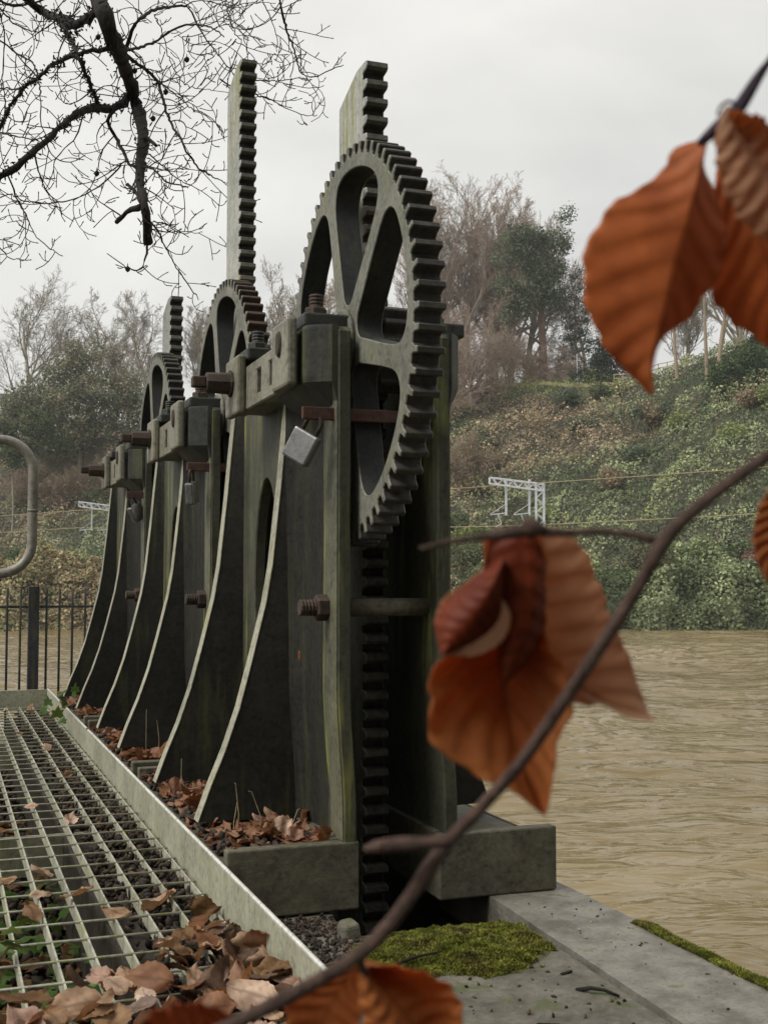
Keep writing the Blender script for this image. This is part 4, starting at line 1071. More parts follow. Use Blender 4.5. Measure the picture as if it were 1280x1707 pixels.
# ================================================================== OVERHANGING BEECH (upper left)
BD = 6.6
def zp(pts, s=2.1333, d=BD): return [at(x / s, y / s, d + .5 * math.sin(x * .011 + y * .007)) for x, y in pts]
limbs = [  # (points in the enlarged crop, start width px, end width px)
    ([(335, -160), (345, -60), (352, 0), (375, 60), (397, 130), (425, 190), (455, 270), (480, 350), (498, 420), (510, 480), (503, 560), (500, 640), (515, 720), (525, 790), (525, 860)], 54, 24),
    ([(462, 335), (440, 362), (400, 386), (350, 380), (290, 397), (230, 440), (170, 500), (110, 545), (60, 592), (-20, 640), (-120, 700)], 26, 14),
    ([(80, -20), (150, 40), (210, 65), (265, 88), (310, 65), (358, 30)], 26, 22),
    ([(210, 60), (235, 110), (265, 160), (285, 215), (310, 270), (330, 320), (348, 375)], 14, 9),
    ([(390, 170), (330, 185), (270, 195), (200, 225), (150, 265), (90, 312), (40, 375), (0, 450), (-40, 520)], 14, 7),
    ([(92, 312), (40, 316), (-60, 312)], 6, 4),
    ([(448, 175), (470, 110), (500, 65), (550, 35), (600, 26), (665, 20)], 11, 7),
    ([(665, 20), (700, 80), (740, 150), (785, 205), (825, 255), (860, 300)], 6, 3),
    ([(452, 200), (510, 240), (560, 290), (580, 350), (610, 440), (640, 490), (680, 560), (710, 600), (760, 630), (800, 650)], 11, 3),
    ([(450, 180), (500, 165), (550, 150), (610, 110), (660, 90), (740, 95), (800, 130)], 9, 3),
    ([(405, 392), (385, 430), (410, 480), (440, 540), (470, 590), (540, 600), (600, 650), (670, 665)], 12, 3),
    ([(985, -40), (1000, 20), (1012, 80), (1050, 190), (1075, 265), (1130, 270), (1180, 245), (1225, 232)], 7, 3),
    ([(1070, 190), (1072, 255), (1110, 300), (1135, 355)], 4, 2),
    ([(780, 280), (850, 320), (910, 338), (960, 355), (1010, 380), (1060, 405), (1125, 412)], 5, 2.5),
    ([(850, 270), (910, 285), (990, 287), (1075, 275)], 4, 2.5),
    ([(525, 780), (560, 820), (600, 900), (640, 970), (690, 1040), (710, 1067)], 7, 3),
    ([(520, 855), (520, 930), (495, 960), (440, 945), (385, 900)], 7, 2.5),
    ([(508, 735), (470, 745), (440, 770), (415, 790)], 19, 12),
    ([(512, 488), (535, 500), (556, 516)], 15, 9),
    ([(500, 715), (480, 680), (455, 655)], 11, 9),
    ([(0, 30), (60, 90), (110, 110), (150, 108), (170, 60)], 6, 3),
    ([(0, 140), (60, 190), (120, 230), (145, 340), (150, 450), (200, 530)], 6, 3),
    ([(120, 540), (150, 640), (170, 680), (210, 740), (232, 790)], 6, 3),
    ([(430, 590), (380, 640), (310, 690), (240, 712), (180, 725), (90, 715), (30, 690), (-20, 720)], 5, 3),
    ([(20, 600), (60, 700), (90, 760), (130, 840), (180, 885), (225, 912)], 6, 2.5),
    ([(-20, 850), (30, 915), (70, 920), (95, 860)], 5, 2),
    ([(300, 400), (290, 440), (260, 500), (200, 560), (195, 640)], 5, 2),
    ([(0, 470), (80, 490), (160, 490), (230, 420)], 5, 3),
    ([(410, 480), (370, 530), (350, 600), (320, 670), (260, 715)], 5, 2),
    ([(520, 540), (580, 590), (640, 640), (700, 670), (710, 690)], 5, 2),
    ([(545, 790), (600, 800), (640, 830), (720, 825)], 4, 2),
    ([(660, 20), (720, 0), (800, 20), (900, 10), (980, 15)], 4, 2),
    ([(800, 0), (830, 100), (880, 180), (930, 240), (960, 300)], 4, 2),
    ([(930, -20), (960, 60), (985, 120), (985, 185)], 4, 2),
    ([(550, 50), (580, 120), (600, 200), (660, 300), (760, 320), (830, 330)], 4, 2),
    ([(560, 290), (630, 340), (700, 400), (760, 430), (800, 500)], 5, 2),
    ([(-20, -10), (50, 20), (120, 10), (200, -20)], 8, 6),
    ([(0, 50), (20, 130), (10, 260), (20, 400), (5, 500)], 5, 3),
]
bt = empty('beech_tree', Vector((-2.6, 6.6, -.2)), 'bare beech tree whose dark drooping limb hangs in from the upper left', 'tree')
def resample(P_, seg):
    out = [P_[0]]
    for i in range(len(P_) - 1):
        p0 = P_[max(i - 1, 0)]; p1 = P_[i]; p2 = P_[i + 1]; p3 = P_[min(i + 2, len(P_) - 1)]
        n = max(2, int((p2 - p1).length / seg))
        for k in range(1, n + 1):
            t = k / n
            out.append(.5 * ((2 * p1) + (p2 - p0) * t + (2 * p0 - 5 * p1 + 4 * p2 - p3) * t * t + (3 * p1 - p0 - 3 * p2 + p3) * t ** 3))
    return out
rng = np.random.default_rng(21)
big_lines = []; tw = []; buds = []
view = np.array(FW)
def twig(p, d, L, r, lev):
    n = max(4, int(L / .035)); pts = [np.array(p)]; d = np.array(d, float)
    bend = rng.normal(0, .2) if lev else rng.normal(0, .12); up = np.array(UP); 
    for i in range(n):
        sidev = np.cross(d, view)
        d = d + sidev * (bend + rng.normal(0, .05)) + view * rng.normal(0, .06) + np.array([0, 0, (-.05 + .2 * (i / n) ** 2) if lev else .22]); d /= np.linalg.norm(d)
        pts.append(pts[-1] + d * L / n)
    rad = [max(.0025, r * (1 - .6 * i / n)) for i in range(n + 1)]
    tw.append((pts, rad)); buds.append((pts[-1], d.copy()))
    if lev <= 0: return
    k = max(1, int(L / (.10 if lev > 1 else .07)))
    sg_ = rng.choice([-1, 1])
    for c in range(k):
        u = (c + rng.uniform(.2, .9)) / k; j = min(int(u * n), n - 1)
        dd = pts[j + 1] - pts[j]; dd /= np.linalg.norm(dd); sidev = np.cross(dd, view); sidev /= np.linalg.norm(sidev)
        sg_ = -sg_; a_ = rng.uniform(.6, 1.15)
        nd = dd * math.cos(a_) + sidev * sg_ * math.sin(a_) + view * rng.normal(0, .4)
        nd /= np.linalg.norm(nd)
        twig(pts[j], nd, L * rng.uniform(.28, .5) * (1.2 - .6 * u) if lev > 1 else rng.uniform(.02, .06), rad[j] * .8, lev - 1)
mm = BD / FPX
for pts_, w0, w1 in limbs:
    P_ = resample(zp(pts_), .04); n = len(P_)
    sc = mm / 2.1333 / 2 * 1.25
    j = rng.normal(0, 1, (n, 3))
    rad = [sc * (w0 + (w1 - w0) * i / (n - 1)) * (1 + (.15 if w0 > 12 else .05) * j[i][0]) for i in range(n)]
    P2 = [np.array(p) + j[i] * (.0035 if w0 > 12 else .003) for i, p in enumerate(P_)]
    big_lines.append((P2, rad))
    Ltot = n * .04; cnt = int(Ltot / (.13 if w0 < 9 else .2))
    sgn = 1
    for c in range(cnt):
        i = int((c + rng.uniform(.1, .9)) / cnt * (n - 2)); i = min(max(i, 1), n - 2)
        dd = P2[i + 1] - P2[i - 1]; dd /= np.linalg.norm(dd); sidev = np.cross(dd, view); sidev /= np.linalg.norm(sidev); sgn = -sgn
        a_ = rng.uniform(.5, 1.1); nd = dd * math.cos(a_) + sidev * sgn * math.sin(a_) + view * rng.normal(0, .3); nd /= np.linalg.norm(nd)
        big = w0 >= 9
        twig(P2[i], nd, rng.uniform(.12, .42) if big else rng.uniform(.08, .3), min(rad[i] * .6, .0045), 2 if rng.uniform() < .5 else 1)
# hidden main trunk and the limb arching over to the visible branch
top0 = at(335 / 2.1333, -160 / 2.1333, BD)
arch = [Vector((-2.6, 6.6, -.3)), Vector((-2.55, 6.6, 1.5)), Vector((-2.4, 6.55, 3.2)), Vector((-1.4, 6.4, 4.3)), Vector((top0.x - .5, top0.y, top0.z + .55)), top0]
V, F = tubes_np([([np.array(p) for p in resample(arch, .2)], list(np.interp(np.linspace(0, 1, len(resample(arch, .2))), [0, .3, .7, 1], [.3, .22, .12, .075])))], 12)
np_obj('trunk', V, F, M['bark_dark'], bt, smooth=True)
V, F = tubes_np([l for l in big_lines if max(l[1]) > .008], 9); np_obj('limb', V, F, M['bark_dark'], bt)
V, F = tubes_np([l for l in big_lines if max(l[1]) <= .008] + tw, 4)
bl_ = []
for p, d in buds:
    bl_.append(([p, p + d * .006, p + d * .014, p + d * .020], [.0012, .0034, .0028, .0004]))
V2, F2 = tubes_np(bl_, 4)
tag(np_obj('twigs', np.concatenate([V, V2]), np.concatenate([F, F2 + len(V)]), M['twig'], bt), kind='stuff')
# moss lumps along the main limb, husks and a few clinging red leaves
ml = []
for _ in range(1500):
    L_ = big_lines[rng.integers(0, 5)]; i = rng.integers(0, len(L_[0])); p = L_[0][i] + rng.normal(0, L_[1][i] * .75, 3)
    e_ = rng.normal(0, .0085, 3); ml.append(([p, p + e_, p + e_ * 1.6 + np.array([0, 0, -.004])], [.003, .005, .001]))
V, F = tubes_np(ml, 4); tag(np_obj('moss', V, F, M['bark_dark'], bt), kind='stuff')
for k, (x, y) in enumerate(((665, 210), (480, 250), (25, 400), (455, 955), (350, 130), (545, 420), (590, 325), (345, 615))):
    c = at(x / 2.1333, y / 2.1333, BD); mb = MB()
    mb.tube([c + Vector((0, 0, .03)), c + Vector((0, 0, .014)), c + Vector((.002, 0, .006)), c, c - Vector((0, 0, .012)), c - Vector((0, 0, .02))], [.0015, .003, .012, .015, .012, .003], 8)
    mb.build('husk', M['twig'], bt, smooth=True)

# ================================================================== LEAVES
def leaf_from_edges(name, Mid, Lf, Rt, mat, parent=None, nu=16, nv=96, relief=None, pleat=.0012, th=.0):
    "sheet spanned between left edge, midrib and right edge; relief(u,v) pushes it along the view"
    def curve(P_, t):
        return resample([Vector(p) for p in P_], 1e9), None
    def arr(P_):
        P_ = [np.array(p, float) for p in P_]; s = np.linspace(0, 1, len(P_)); tt = np.linspace(0, 1, nv + 1); A = np.array(P_)
        # smooth interpolation through the traced points
        out = np.zeros((nv + 1, A.shape[1]))
        n = len(P_)
        for q, t in enumerate(tt):
            f = t * (n - 1); i = min(int(f), n - 2); u = f - i
            p0, p1, p2, p3 = A[max(i - 1, 0)], A[i], A[i + 1], A[min(i + 2, n - 1)]
            out[q] = .5 * ((2 * p1) + (p2 - p0) * u + (2 * p0 - 5 * p1 + 4 * p2 - p3) * u * u + (3 * p1 - p0 - 3 * p2 + p3) * u ** 3)
        return out
    m_, l_, r_ = arr(Mid), arr(Lf), arr(Rt)
    V = []; col = []
    for j in range(nv + 1):
        v = j / nv
        for i in range(-nu, nu + 1):
            u = abs(i) / nu; e = l_ if i < 0 else r_
            # side veins run forward, so sample the edge a little ahead of the midrib
            p = m_[j] * (1 - u) + e[j] * u
            wob = u ** 3 * math.sin(PI * v) * (.0011 * math.sin(v * 47 + i) * 0 + .0012 * math.sin(v * 41) + .0007 * math.sin(v * 97 + 1))
            p = p + (e[j] - m_[j]) / (np.linalg.norm(e[j] - m_[j]) + 1e-6) * wob * .7 * min(1, (np.linalg.norm(e[j] - m_[j]) / .014) ** 2)
            ph = (v * 9.0 - u * 1.6) * 2 * PI
            dz = pleat * math.sin(ph) * min(1, u * 3) * (1 - .3 * u)
            if relief: dz += relief(u if i > 0 else -u, v)
            ed = .0006 * math.sin(v * 90 + u) if u > .99 else 0
            V.append(p + view * (dz + ed) if len(p) == 3 else p)
            vein = max(0, math.cos(ph)) ** 10 * .8
            if abs(i) <= 0: vein = 1
            col.append((min(1, vein), u, v))
    W = 2 * nu + 1
    F = [(j * W + i, j * W + i + 1, (j + 1) * W + i + 1, (j + 1) * W + i) for j in range(nv) for i in range(W - 1)]
    o = np_obj(name, np.array(V), F, mat, parent, col=np.array(col), smooth=True)
    md = o.modifiers.new('solid', 'SOLIDIFY'); md.thickness = .0004; md.offset = 0
    return o
def serr(pts, amp, rng, d):
    return pts
def pxleaf(name, mid, lf, rt, d, mat, parent, relief=None, pleat=.0012, seed=1):
    rg = random.Random(seed)
    def cv(P_, jag=0):
        out = []
        for k, p in enumerate(P_):
            out.append(at(p[0], p[1], d + (p[2] if len(p) > 2 else 0)))
        return out
    return leaf_from_edges(name, cv(mid), cv(lf), cv(rt), mat, parent, relief=relief, pleat=pleat)

# shoot crossing the foreground
sh = empty('beech_shoot', at(1290, 752, .5), 'out of focus beech shoot crossing the foreground from right edge to bottom, with curled leaves', 'branch')
D0 = .5
main = [(1380, 690), (1290, 752), (1200, 815), (1140, 865), (1105, 905), (1060, 985), (1000, 1078), (935, 1175), (870, 1268), (800, 1348), (745, 1405), (700, 1470), (650, 1540), (600, 1590), (520, 1640), (420, 1692), (330, 1735), (200, 1800)]
ms = D0 / FPX / 2
pp = resample([at(x, y, D0 + .01 * math.sin(x * .01)) for x, y in main], .006)
w_ = np.interp(np.linspace(0, 1, len(pp)), [0, .25, .5, .7, 1], [20, 23, 22, 25, 19])
nd = [4 * math.exp(-((i / len(pp) - c) / .012) ** 2) for i in range(len(pp)) for c in (0,)]
w_ = w_ + np.array([6 * sum(math.exp(-((i / len(pp) - c) / .01) ** 2) for c in (.23, .615, .79)) for i in range(len(pp))])
MB().tube(pp, list(w_ * ms), 12).build('stem', M['sprig'], sh, smooth=True)
def side(pts, ws, name='side_shoot', mat='sprig', d=D0, par=None):
    P_ = resample([at(x, y, d) for x, y in pts], .004)
    MB().tube(P_, list(np.interp(np.linspace(0, 1, len(P_)), np.linspace(0, 1, len(ws)), ws) * ms * d / D0), 10).build(name, M[mat], par or sh, smooth=True)
side([(1105, 905), (1060, 893), (1000, 886), (940, 888), (880, 884), (820, 893), (755, 902), (700, 915)], [18, 14, 13, 16, 24, 14, 10, 8])
side([(748, 1402), (700, 1406), (660, 1408), (625, 1412), (606, 1416)], [22, 20, 27, 22, 6], 'bud')
side([(600, 1588), (601, 1605), (612, 1625)], [16, 14, 10], 'leaf_stalk')
side([(905, 886), (890, 876), (870, 870)], [20, 26, 14], 'bud')
# curled centre leaf in three folds, hanging behind the main stem
d = D0 + .04
MB().tube([at(880, 884, D0), at(876, 880, D0 + .02), at(872, 880, D0 + .042)], [.0022, .0016, .0014], 8).build('leaf_stalk', M['sprig'], sh, smooth=True)
MB().tube([at(601, 1600, D0), at(603, 1612, D0 + .018), at(604, 1622, D0 + .035)], [.0018, .0014, .0012], 8).build('leaf_stalk', M['sprig'], sh, smooth=True)
rel = lambda u, v: .010 * abs(u) ** 1.5 * (1 if u > 0 else -.6) + .004 * math.sin(v * 5)
pxleaf('leaf', [(880, 880), (885, 960), (900, 1040), (930, 1110), (990, 1160), (1085, 1195)], [(880, 880), (855, 960), (858, 1050), (880, 1120), (940, 1165), (1000, 1172), (1040, 1190), (1085, 1195)], [(880, 880), (935, 880), (978, 912), (1003, 965), (1022, 1020), (1042, 1068), (1062, 1125), (1085, 1195)], d + .012, M['leaf_pale'], sh, rel, .0005)
rel = lambda u, v: .012 * math.sin(v * 3.1) * (1 - abs(u)) - .008 * abs(u)
pxleaf('leaf', [(865, 875), (858, 960), (850, 1050), (845, 1140), (860, 1240), (905, 1355)], [(865, 875), (812, 895), (806, 965), (800, 1050), (728, 1100), (714, 1160), (722, 1235), (790, 1285), (850, 1312), (905, 1355)], [(865, 875), (898, 890), (906, 975), (905, 1055), (935, 1110), (950, 1170), (925, 1235), (918, 1290), (905, 1355)], d, M['leaf_orange'], sh, rel, .0006)
rel = lambda u, v: -.008 * math.sin(v * 3) + .006 * u * u
pxleaf('leaf', [(865, 878), (868, 930), (872, 1000), (868, 1060), (850, 1110), (835, 1150)], [(865, 878), (808, 905), (812, 970), (838, 1040), (830, 1085), (835, 1150)], [(865, 878), (905, 892), (908, 960), (905, 1030), (890, 1090), (835, 1150)], d - .006, M['leaf_dark'], sh, rel, .0003)  # dark red lobe; the shadow of the fold is in its colour too
pxleaf('leaf', [(838, 930), (815, 985), (785, 1030), (755, 1065), (735, 1090)], [(838, 930), (800, 958), (768, 985), (728, 1030), (735, 1090)], [(838, 930), (842, 1000), (832, 1050), (795, 1085), (735, 1090)], d - .014, M['leaf_dark'], sh, lambda u, v: .012 * u * u - .006, .0004)
pxleaf('leaf', [(836, 925), (795, 958), (762, 982), (740, 1008), (722, 1042)], [(836, 925), (806, 948), (775, 972), (738, 1000), (722, 1042)], [(836, 925), (806, 972), (775, 992), (748, 1020), (722, 1042)], d - .004, M['leaf_pale'], sh, None, .0003)
pxleaf('leaf', [(838, 1000), (842, 1030), (825, 1062), (790, 1082), (745, 1092)], [(838, 1000), (834, 1030), (814, 1056), (785, 1074), (745, 1092)], [(838, 1000), (850, 1030), (836, 1068), (795, 1092), (745, 1092)], d - .018, M['leaf_pale'], sh, None, .0002)
# leaves along the bottom edge
pxleaf('leaf', [(602, 1606), (640, 1650), (680, 1700), (720, 1760), (750, 1830)], [(602, 1606), (598, 1660), (610, 1720), (650, 1790), (750, 1830)], [(602, 1606), (660, 1603), (725, 1622), (762, 1655), (770, 1720), (750, 1830)], d - .01, M['leaf_orange'], sh, lambda u, v: .006 * math.sin(u * 4), .0006)
pxleaf('leaf', [(598, 1608), (560, 1660), (530, 1720), (515, 1780), (510, 1840)], [(598, 1608), (545, 1632), (488, 1652), (476, 1710), (480, 1780), (510, 1840)], [(598, 1608), (600, 1665), (602, 1720), (590, 1780), (510, 1840)], d + .01, M['leaf_orange'], sh, None, .0004)
pxleaf('leaf', [(400, 1702), (340, 1716), (290, 1735), (240, 1765), (190, 1810)], [(400, 1702), (350, 1676), (295, 1674), (235, 1705), (190, 1810)], [(400, 1702), (370, 1750), (330, 1790), (270, 1810), (190, 1810)], d - .02, M['leaf_dark'], sh, None, .001)
# leaf cluster on the second shoot, upper right
s2 = empty('beech_spray', at(1300, 75, .52), 'out of focus violet beech shoot with large rust leaves hanging at the upper right', 'branch')
side([(1400, -120), (1340, 10), (1300, 75), (1262, 130), (1232, 178), (1205, 205), (1185, 222), (1165, 240)], [11, 10, 9, 9, 12, 22, 26, 14], 'stem', 'sprig_violet', .52, s2)
side([(1232, 178), (1215, 168), (1200, 178), (1195, 192)], [6, 5, 5, 4], 'bud_scale', 'sprig_violet', .52, s2)
pxleaf('leaf', [(1182, 222), (1162, 300), (1140, 380), (1118, 460), (1100, 540), (1085, 610), (1090, 655)],
       [(1182, 222), (1128, 240), (1110, 278), (1050, 318), (1008, 352), (978, 415), (975, 470), (988, 530), (1015, 580), (1045, 612), (1090, 655)],
       [(1182, 222), (1180, 270), (1200, 320), (1215, 380), (1208, 440), (1180, 490), (1150, 530), (1110, 560), (1095, 600), (1090, 655)], .53, M['leaf_rust'], s2, lambda u, v: .009 * abs(u) - .004 * math.sin(v * 3), .0004)
pxleaf('leaf', [(1200, 250), (1240, 350), (1275, 450), (1300, 540), (1320, 620)], [(1200, 250), (1186, 330), (1192, 400), (1178, 480), (1196, 525), (1240, 558), (1280, 585), (1320, 620)], [(1200, 250), (1280, 300), (1350, 400), (1390, 500), (1320, 620)], .55, M['leaf_rust'], s2, lambda u, v: -.006 * math.sin(v * 3), .0005)
pxleaf('leaf', [(1206, 182), (1240, 240), (1280, 300), (1320, 360), (1350, 440)], [(1206, 182), (1190, 235), (1198, 290), (1222, 350), (1262, 395), (1350, 440)], [(1206, 182), (1245, 186), (1300, 212), (1370, 290), (1350, 440)], .50, M['leaf_pale'], s2, lambda u, v: .006 * math.sin(u * 3), .0008)
s3 = empty('beech_leaf', at(1300, 800, .52), 'out of focus rust leaf just entering at the right edge below the shoot', 'leaf')
pxleaf('blade', [(1330, 770), (1310, 830), (1300, 880), (1290, 930), (1285, 985)], [(1330, 770), (1275, 825), (1258, 870), (1256, 920), (1285, 985)], [(1330, 770), (1350, 840), (1350, 900), (1330, 950), (1285, 985)], .52, M['leaf_orange'], s3, None, .001)

# fallen leaf shapes
def leaf_mesh(seed, L=.085, W=.052):
    rg = random.Random(seed); nu, nv = 5, 14; V = []; col = []
    ck = rg.uniform(-9, 12); cl = rg.uniform(-7, 7); tw_ = rg.uniform(-.7, .7); ph0 = rg.uniform(0, 6); wv = rg.uniform(.002, .007)
    for j in range(nv + 1):
        v = j / nv; w = W / 2 * (math.sin(PI * v ** .85) ** .75 if 0 < v < 1 else 0.02) * (1 + .08 * math.sin(v * 40 + seed))
        for i in range(-nu, nu + 1):
            u = i / nu; x = w * u; y = (v - .5) * L
            z = ck * x * x + cl * y * y * .7 + wv * math.sin(v * 9 + u * 3 + ph0) + .0012 * math.sin((v * 8 - abs(u) * 1.5) * 2 * PI) * abs(u)
            a_ = tw_ * v; x, z = x * math.cos(a_) - z * math.sin(a_), x * math.sin(a_) + z * math.cos(a_)
            V.append((x, y, z)); vein = 1 if i == 0 else max(0, math.cos((v * 8 - abs(u) * 1.5) * 2 * PI)) ** 6 * .6
            col.append((vein, abs(u), v))
    Wd = 2 * nu + 1
    F = [(j * Wd + i, j * Wd + i + 1, (j + 1) * Wd + i + 1, (j + 1) * Wd + i) for j in range(nv) for i in range(Wd - 1)]
    V = np.array(V); V -= V.mean(0); return V, np.array(F), np.array(col)
LEAF = [leaf_mesh(s) for s in range(12)]
protos = []
rg = random.Random(4)
def place_leaf(k, loc, scale, label, group, mat=None, flat=.5):
    key = (k, mat or 'leaf')
    if key not in place_leaf.cache:
        V, F, c = LEAF[k]; o = np_obj('fallen_leaf', V, F, M[mat or 'leaf'], col=c, smooth=True); place_leaf.cache[key] = o.data
    else: o = bpy.data.objects.new('fallen_leaf', place_leaf.cache[key]); C.objects.link(o)
    o.location = loc; o.scale = (scale,) * 3
    o.rotation_euler = (rg.gauss(0, flat), rg.gauss(0, flat), rg.uniform(0, 6.28))
    tag(o, label, 'leaf', group); return o
place_leaf.cache = {}
LG = 'fallen beech leaves lying on the grating'
LL = 'curled brown beech leaf in the drift covering the near end of the grating'
placed = 0
# drift at the near end of the grating
while placed < 140:
    x = rg.uniform(-.05, .645); y = rg.uniform(1.72, 2.78)
    lim = 2.30 + .27 * smooth01((x - .1) / .5) + rg.gauss(0, .1)
    if y > lim: continue
    if x < .25 and y < 1.95: continue
    dens = 1
    place_leaf(rg.randrange(12), (x, y, gz + .012 + rg.uniform(0, .035)), rg.choice([.75, .9, 1.1, 1.3]), LL, LG, rg.choice([None, None, 'leaf_red', 'leaf_old']), flat=.42); placed += 1
for x, y, s_, lab in ((.50, 2.95, 1.2, 'pale brown leaf lying flat on the grating nearest the toe plate, before the mulch'), (.33, 3.1, 1.0, 'upright curled leaf stuck in the grating left of the pale flat leaf'), (.60, 2.86, 1.0, 'folded leaf leaning on the toe plate side of the grating')):
    place_leaf(rg.randrange(12), (x, y, gz + .02), s_, lab, LG, flat=.5)
for k in range(20):
    place_leaf(rg.randrange(12), (rg.uniform(.1, .6), 2.9 + 5 * rg.random() ** 1.3, gz + .012), rg.uniform(.6, .95), 'single brown leaf scattered thinly along the farther grating', 'leaves scattered along the farther grating', flat=.3)
# drifts in the trays of the feet
for mi in range(3):
    for k in range((56, 30, 14)[mi]):
        x = rg.uniform(.69, .925); y = 2.94 + 1.3 * rg.random() + STEP[mi]
        place_leaf(rg.randrange(12), (x, y, .155 + rg.uniform(0, .03)), rg.uniform(.7, 1.1), ('brown leaf in the drift inside the nearest iron foot', 'brown leaf in the drift inside the middle iron foot', 'brown leaf in the drift inside the farthest iron foot')[mi], ('leaves in the nearest foot', 'leaves in the middle foot', 'leaves in the farthest foot')[mi], rg.choice(['leaf_red', 'leaf_red', None]), flat=.65)
for k in range(20):
    x = rg.uniform(1.24 if k % 2 else .67, 1.5 if k % 2 else .9); y = rg.uniform(2.05, 2.5) if not k % 2 else rg.uniform(3.0, 4.2)
    if k % 2: continue
    place_leaf(rg.randrange(12), (x, y, -.001), rg.uniform(.5, .9), 'brown leaf lying on the stone between toe plate and mossy ledge', 'leaves on the stone ledge', flat=.25)
place_leaf(3, (.905, 3.12, .62), .32, 'tiny orange leaf stuck to the nearest frame below the tie rod', None, 'leaf_orange', flat=.2).rotation_euler = (PI / 2, .3, 1.2)

# loose litter: husks and leaf crumbs
def litter(name, n, box, label, cols, size=(.006, .014), hz=.02, seed=3, keep=None, par=None):
    r_ = np.random.default_rng(seed)
    x = r_.uniform(box[0], box[1], n); y = r_.uniform(box[2], box[3], n); z = box[4] + r_.uniform(0, hz, n)
    if keep is not None: k = keep(x, y, r_); x, y, z = x[k], y[k], z[k]; n = len(x)
    base = np.array([(1, 0, 0), (-1, 0, 0), (0, 1, 0), (0, -1, 0), (0, 0, 1), (0, 0, -1)], float) * np.array([1.6, .8, .6])
    mid = []
    V = []; q = r_.normal(0, 1, (n, 3, 3)); Q, _ = np.linalg.qr(q)
    s = r_.uniform(*size, (n, 1, 1)); 
    # rounded husk: ring of eight around a long axis
    shp = np.array([(1.5, 0, 0)] + [(.6, .7 * math.cos(a), .6 * math.sin(a)) for a in np.arange(5) * 2 * PI / 5] + [(-.6, .75 * math.cos(a + .6), .6 * math.sin(a + .6)) for a in np.arange(5) * 2 * PI / 5] + [(-1.4, 0, 0)])
    V = (shp[None] * s) @ Q + np.stack([x, y, z], 1)[:, None, :]
    fs = []
    for j in range(5):
        fs += [(0, 1 + j, 1 + (j + 1) % 5), (1 + j, 6 + j, 1 + (j + 1) % 5), (1 + (j + 1) % 5, 6 + j, 6 + (j + 1) % 5), (11, 6 + (j + 1) % 5, 6 + j)]
    fs = np.array(fs); F = (fs[None] + np.arange(n)[:, None, None] * 12).reshape(-1, 3)
    col = np.array(cols)[r_.integers(0, len(cols), n)] * r_.uniform(.6, 1.3, (n, 1))
    o = np_obj(name, V.reshape(-1, 3), F, M['tint_solid'], col=np.repeat(col, 12, 0), smooth=True)
    return tag(o, label, 'litter', kind='stuff')
BR = [(.028, .02, .014), (.018, .013, .01), (.042, .029, .02), (.075, .048, .03)]
litter('beech_husks', 7000, (.40, .645, 2.2, 7.9, -.03), 'dark beech husks and mulch heaped along the edge of the grating', BR, hz=.045, keep=lambda x, y, r_: x > .46 + .03 * np.sin(y * 5) + r_.normal(0, .03, len(x)))
litter('leaf_litter', 2600, (.675, .925, 2.94, 4.25, .126), 'dark crumbled litter under the leaves in the nearest foot', BR, hz=.03, seed=5)
litter('leaf_litter', 1500, (.675, .925, 2.94 + STEP[1], 4.25 + STEP[1], .12), 'dark crumbled litter under the leaves in the middle foot', BR, hz=.03, seed=6)
litter('leaf_litter', 900, (.675, .925, 2.94 + STEP[2], 4.25 + STEP[2], .12), 'dark crumbled litter under the leaves in the farthest foot', BR, hz=.03, seed=7)
litter('pit_litter', 5000, (-.4, .42, 1.2, 7.9, -.33), 'dark wet litter on the ground below the open grating', BR, size=(.008, .022), hz=.02, seed=8)
litter('stone_crumbs', 230, (.68, 1.3, 1.7, 2.66, -.012), 'small twigs and crumbs scattered over the stone ledge', BR, size=(.002, .006), hz=.004, seed=9)
litter('coping_crumbs', 70, (1.38, 1.59, 1.4, 2.84, -.001), 'specks of bark and leaf crumb on the smooth coping', BR + [(.3, .2, .1)], size=(.0015, .0045), hz=.002, seed=12)
litter('foot_litter', 700, (.70, .92, 2.53, 2.88, -.006), 'bark crumbs on the stone in front of the nearest iron foot', BR, size=(.002, .007), hz=.006, seed=13)
# leaves below the grating
pr = np.random.default_rng(77); VV = []; FF = []; cc = []; b0 = 0
for k in range(420):
    V, F, c = LEAF[k % 12]; a_ = pr.uniform(0, 6.28); ca, sa = math.cos(a_), math.sin(a_)
    Rz = np.array([[ca, -sa, 0], [sa, ca, 0], [0, 0, 1]]); t_ = pr.normal(0, .4)
    Rx = np.array([[1, 0, 0], [0, math.cos(t_), -math.sin(t_)], [0, math.sin(t_), math.cos(t_)]])
    VV.append(V @ Rx.T @ Rz.T * pr.uniform(.7, 1.1) + np.array([pr.uniform(-.3, .44), pr.uniform(1.3, 6), -.30])); FF.append(F + b0); cc.append(c); b0 += len(V)
o = np_obj('leaf_litter', np.concatenate(VV), np.concatenate(FF), M['leaf'], col=np.concatenate(cc), smooth=True)
tag(o, 'brown leaves fallen through onto the ground beneath the grating', 'litter', kind='stuff')

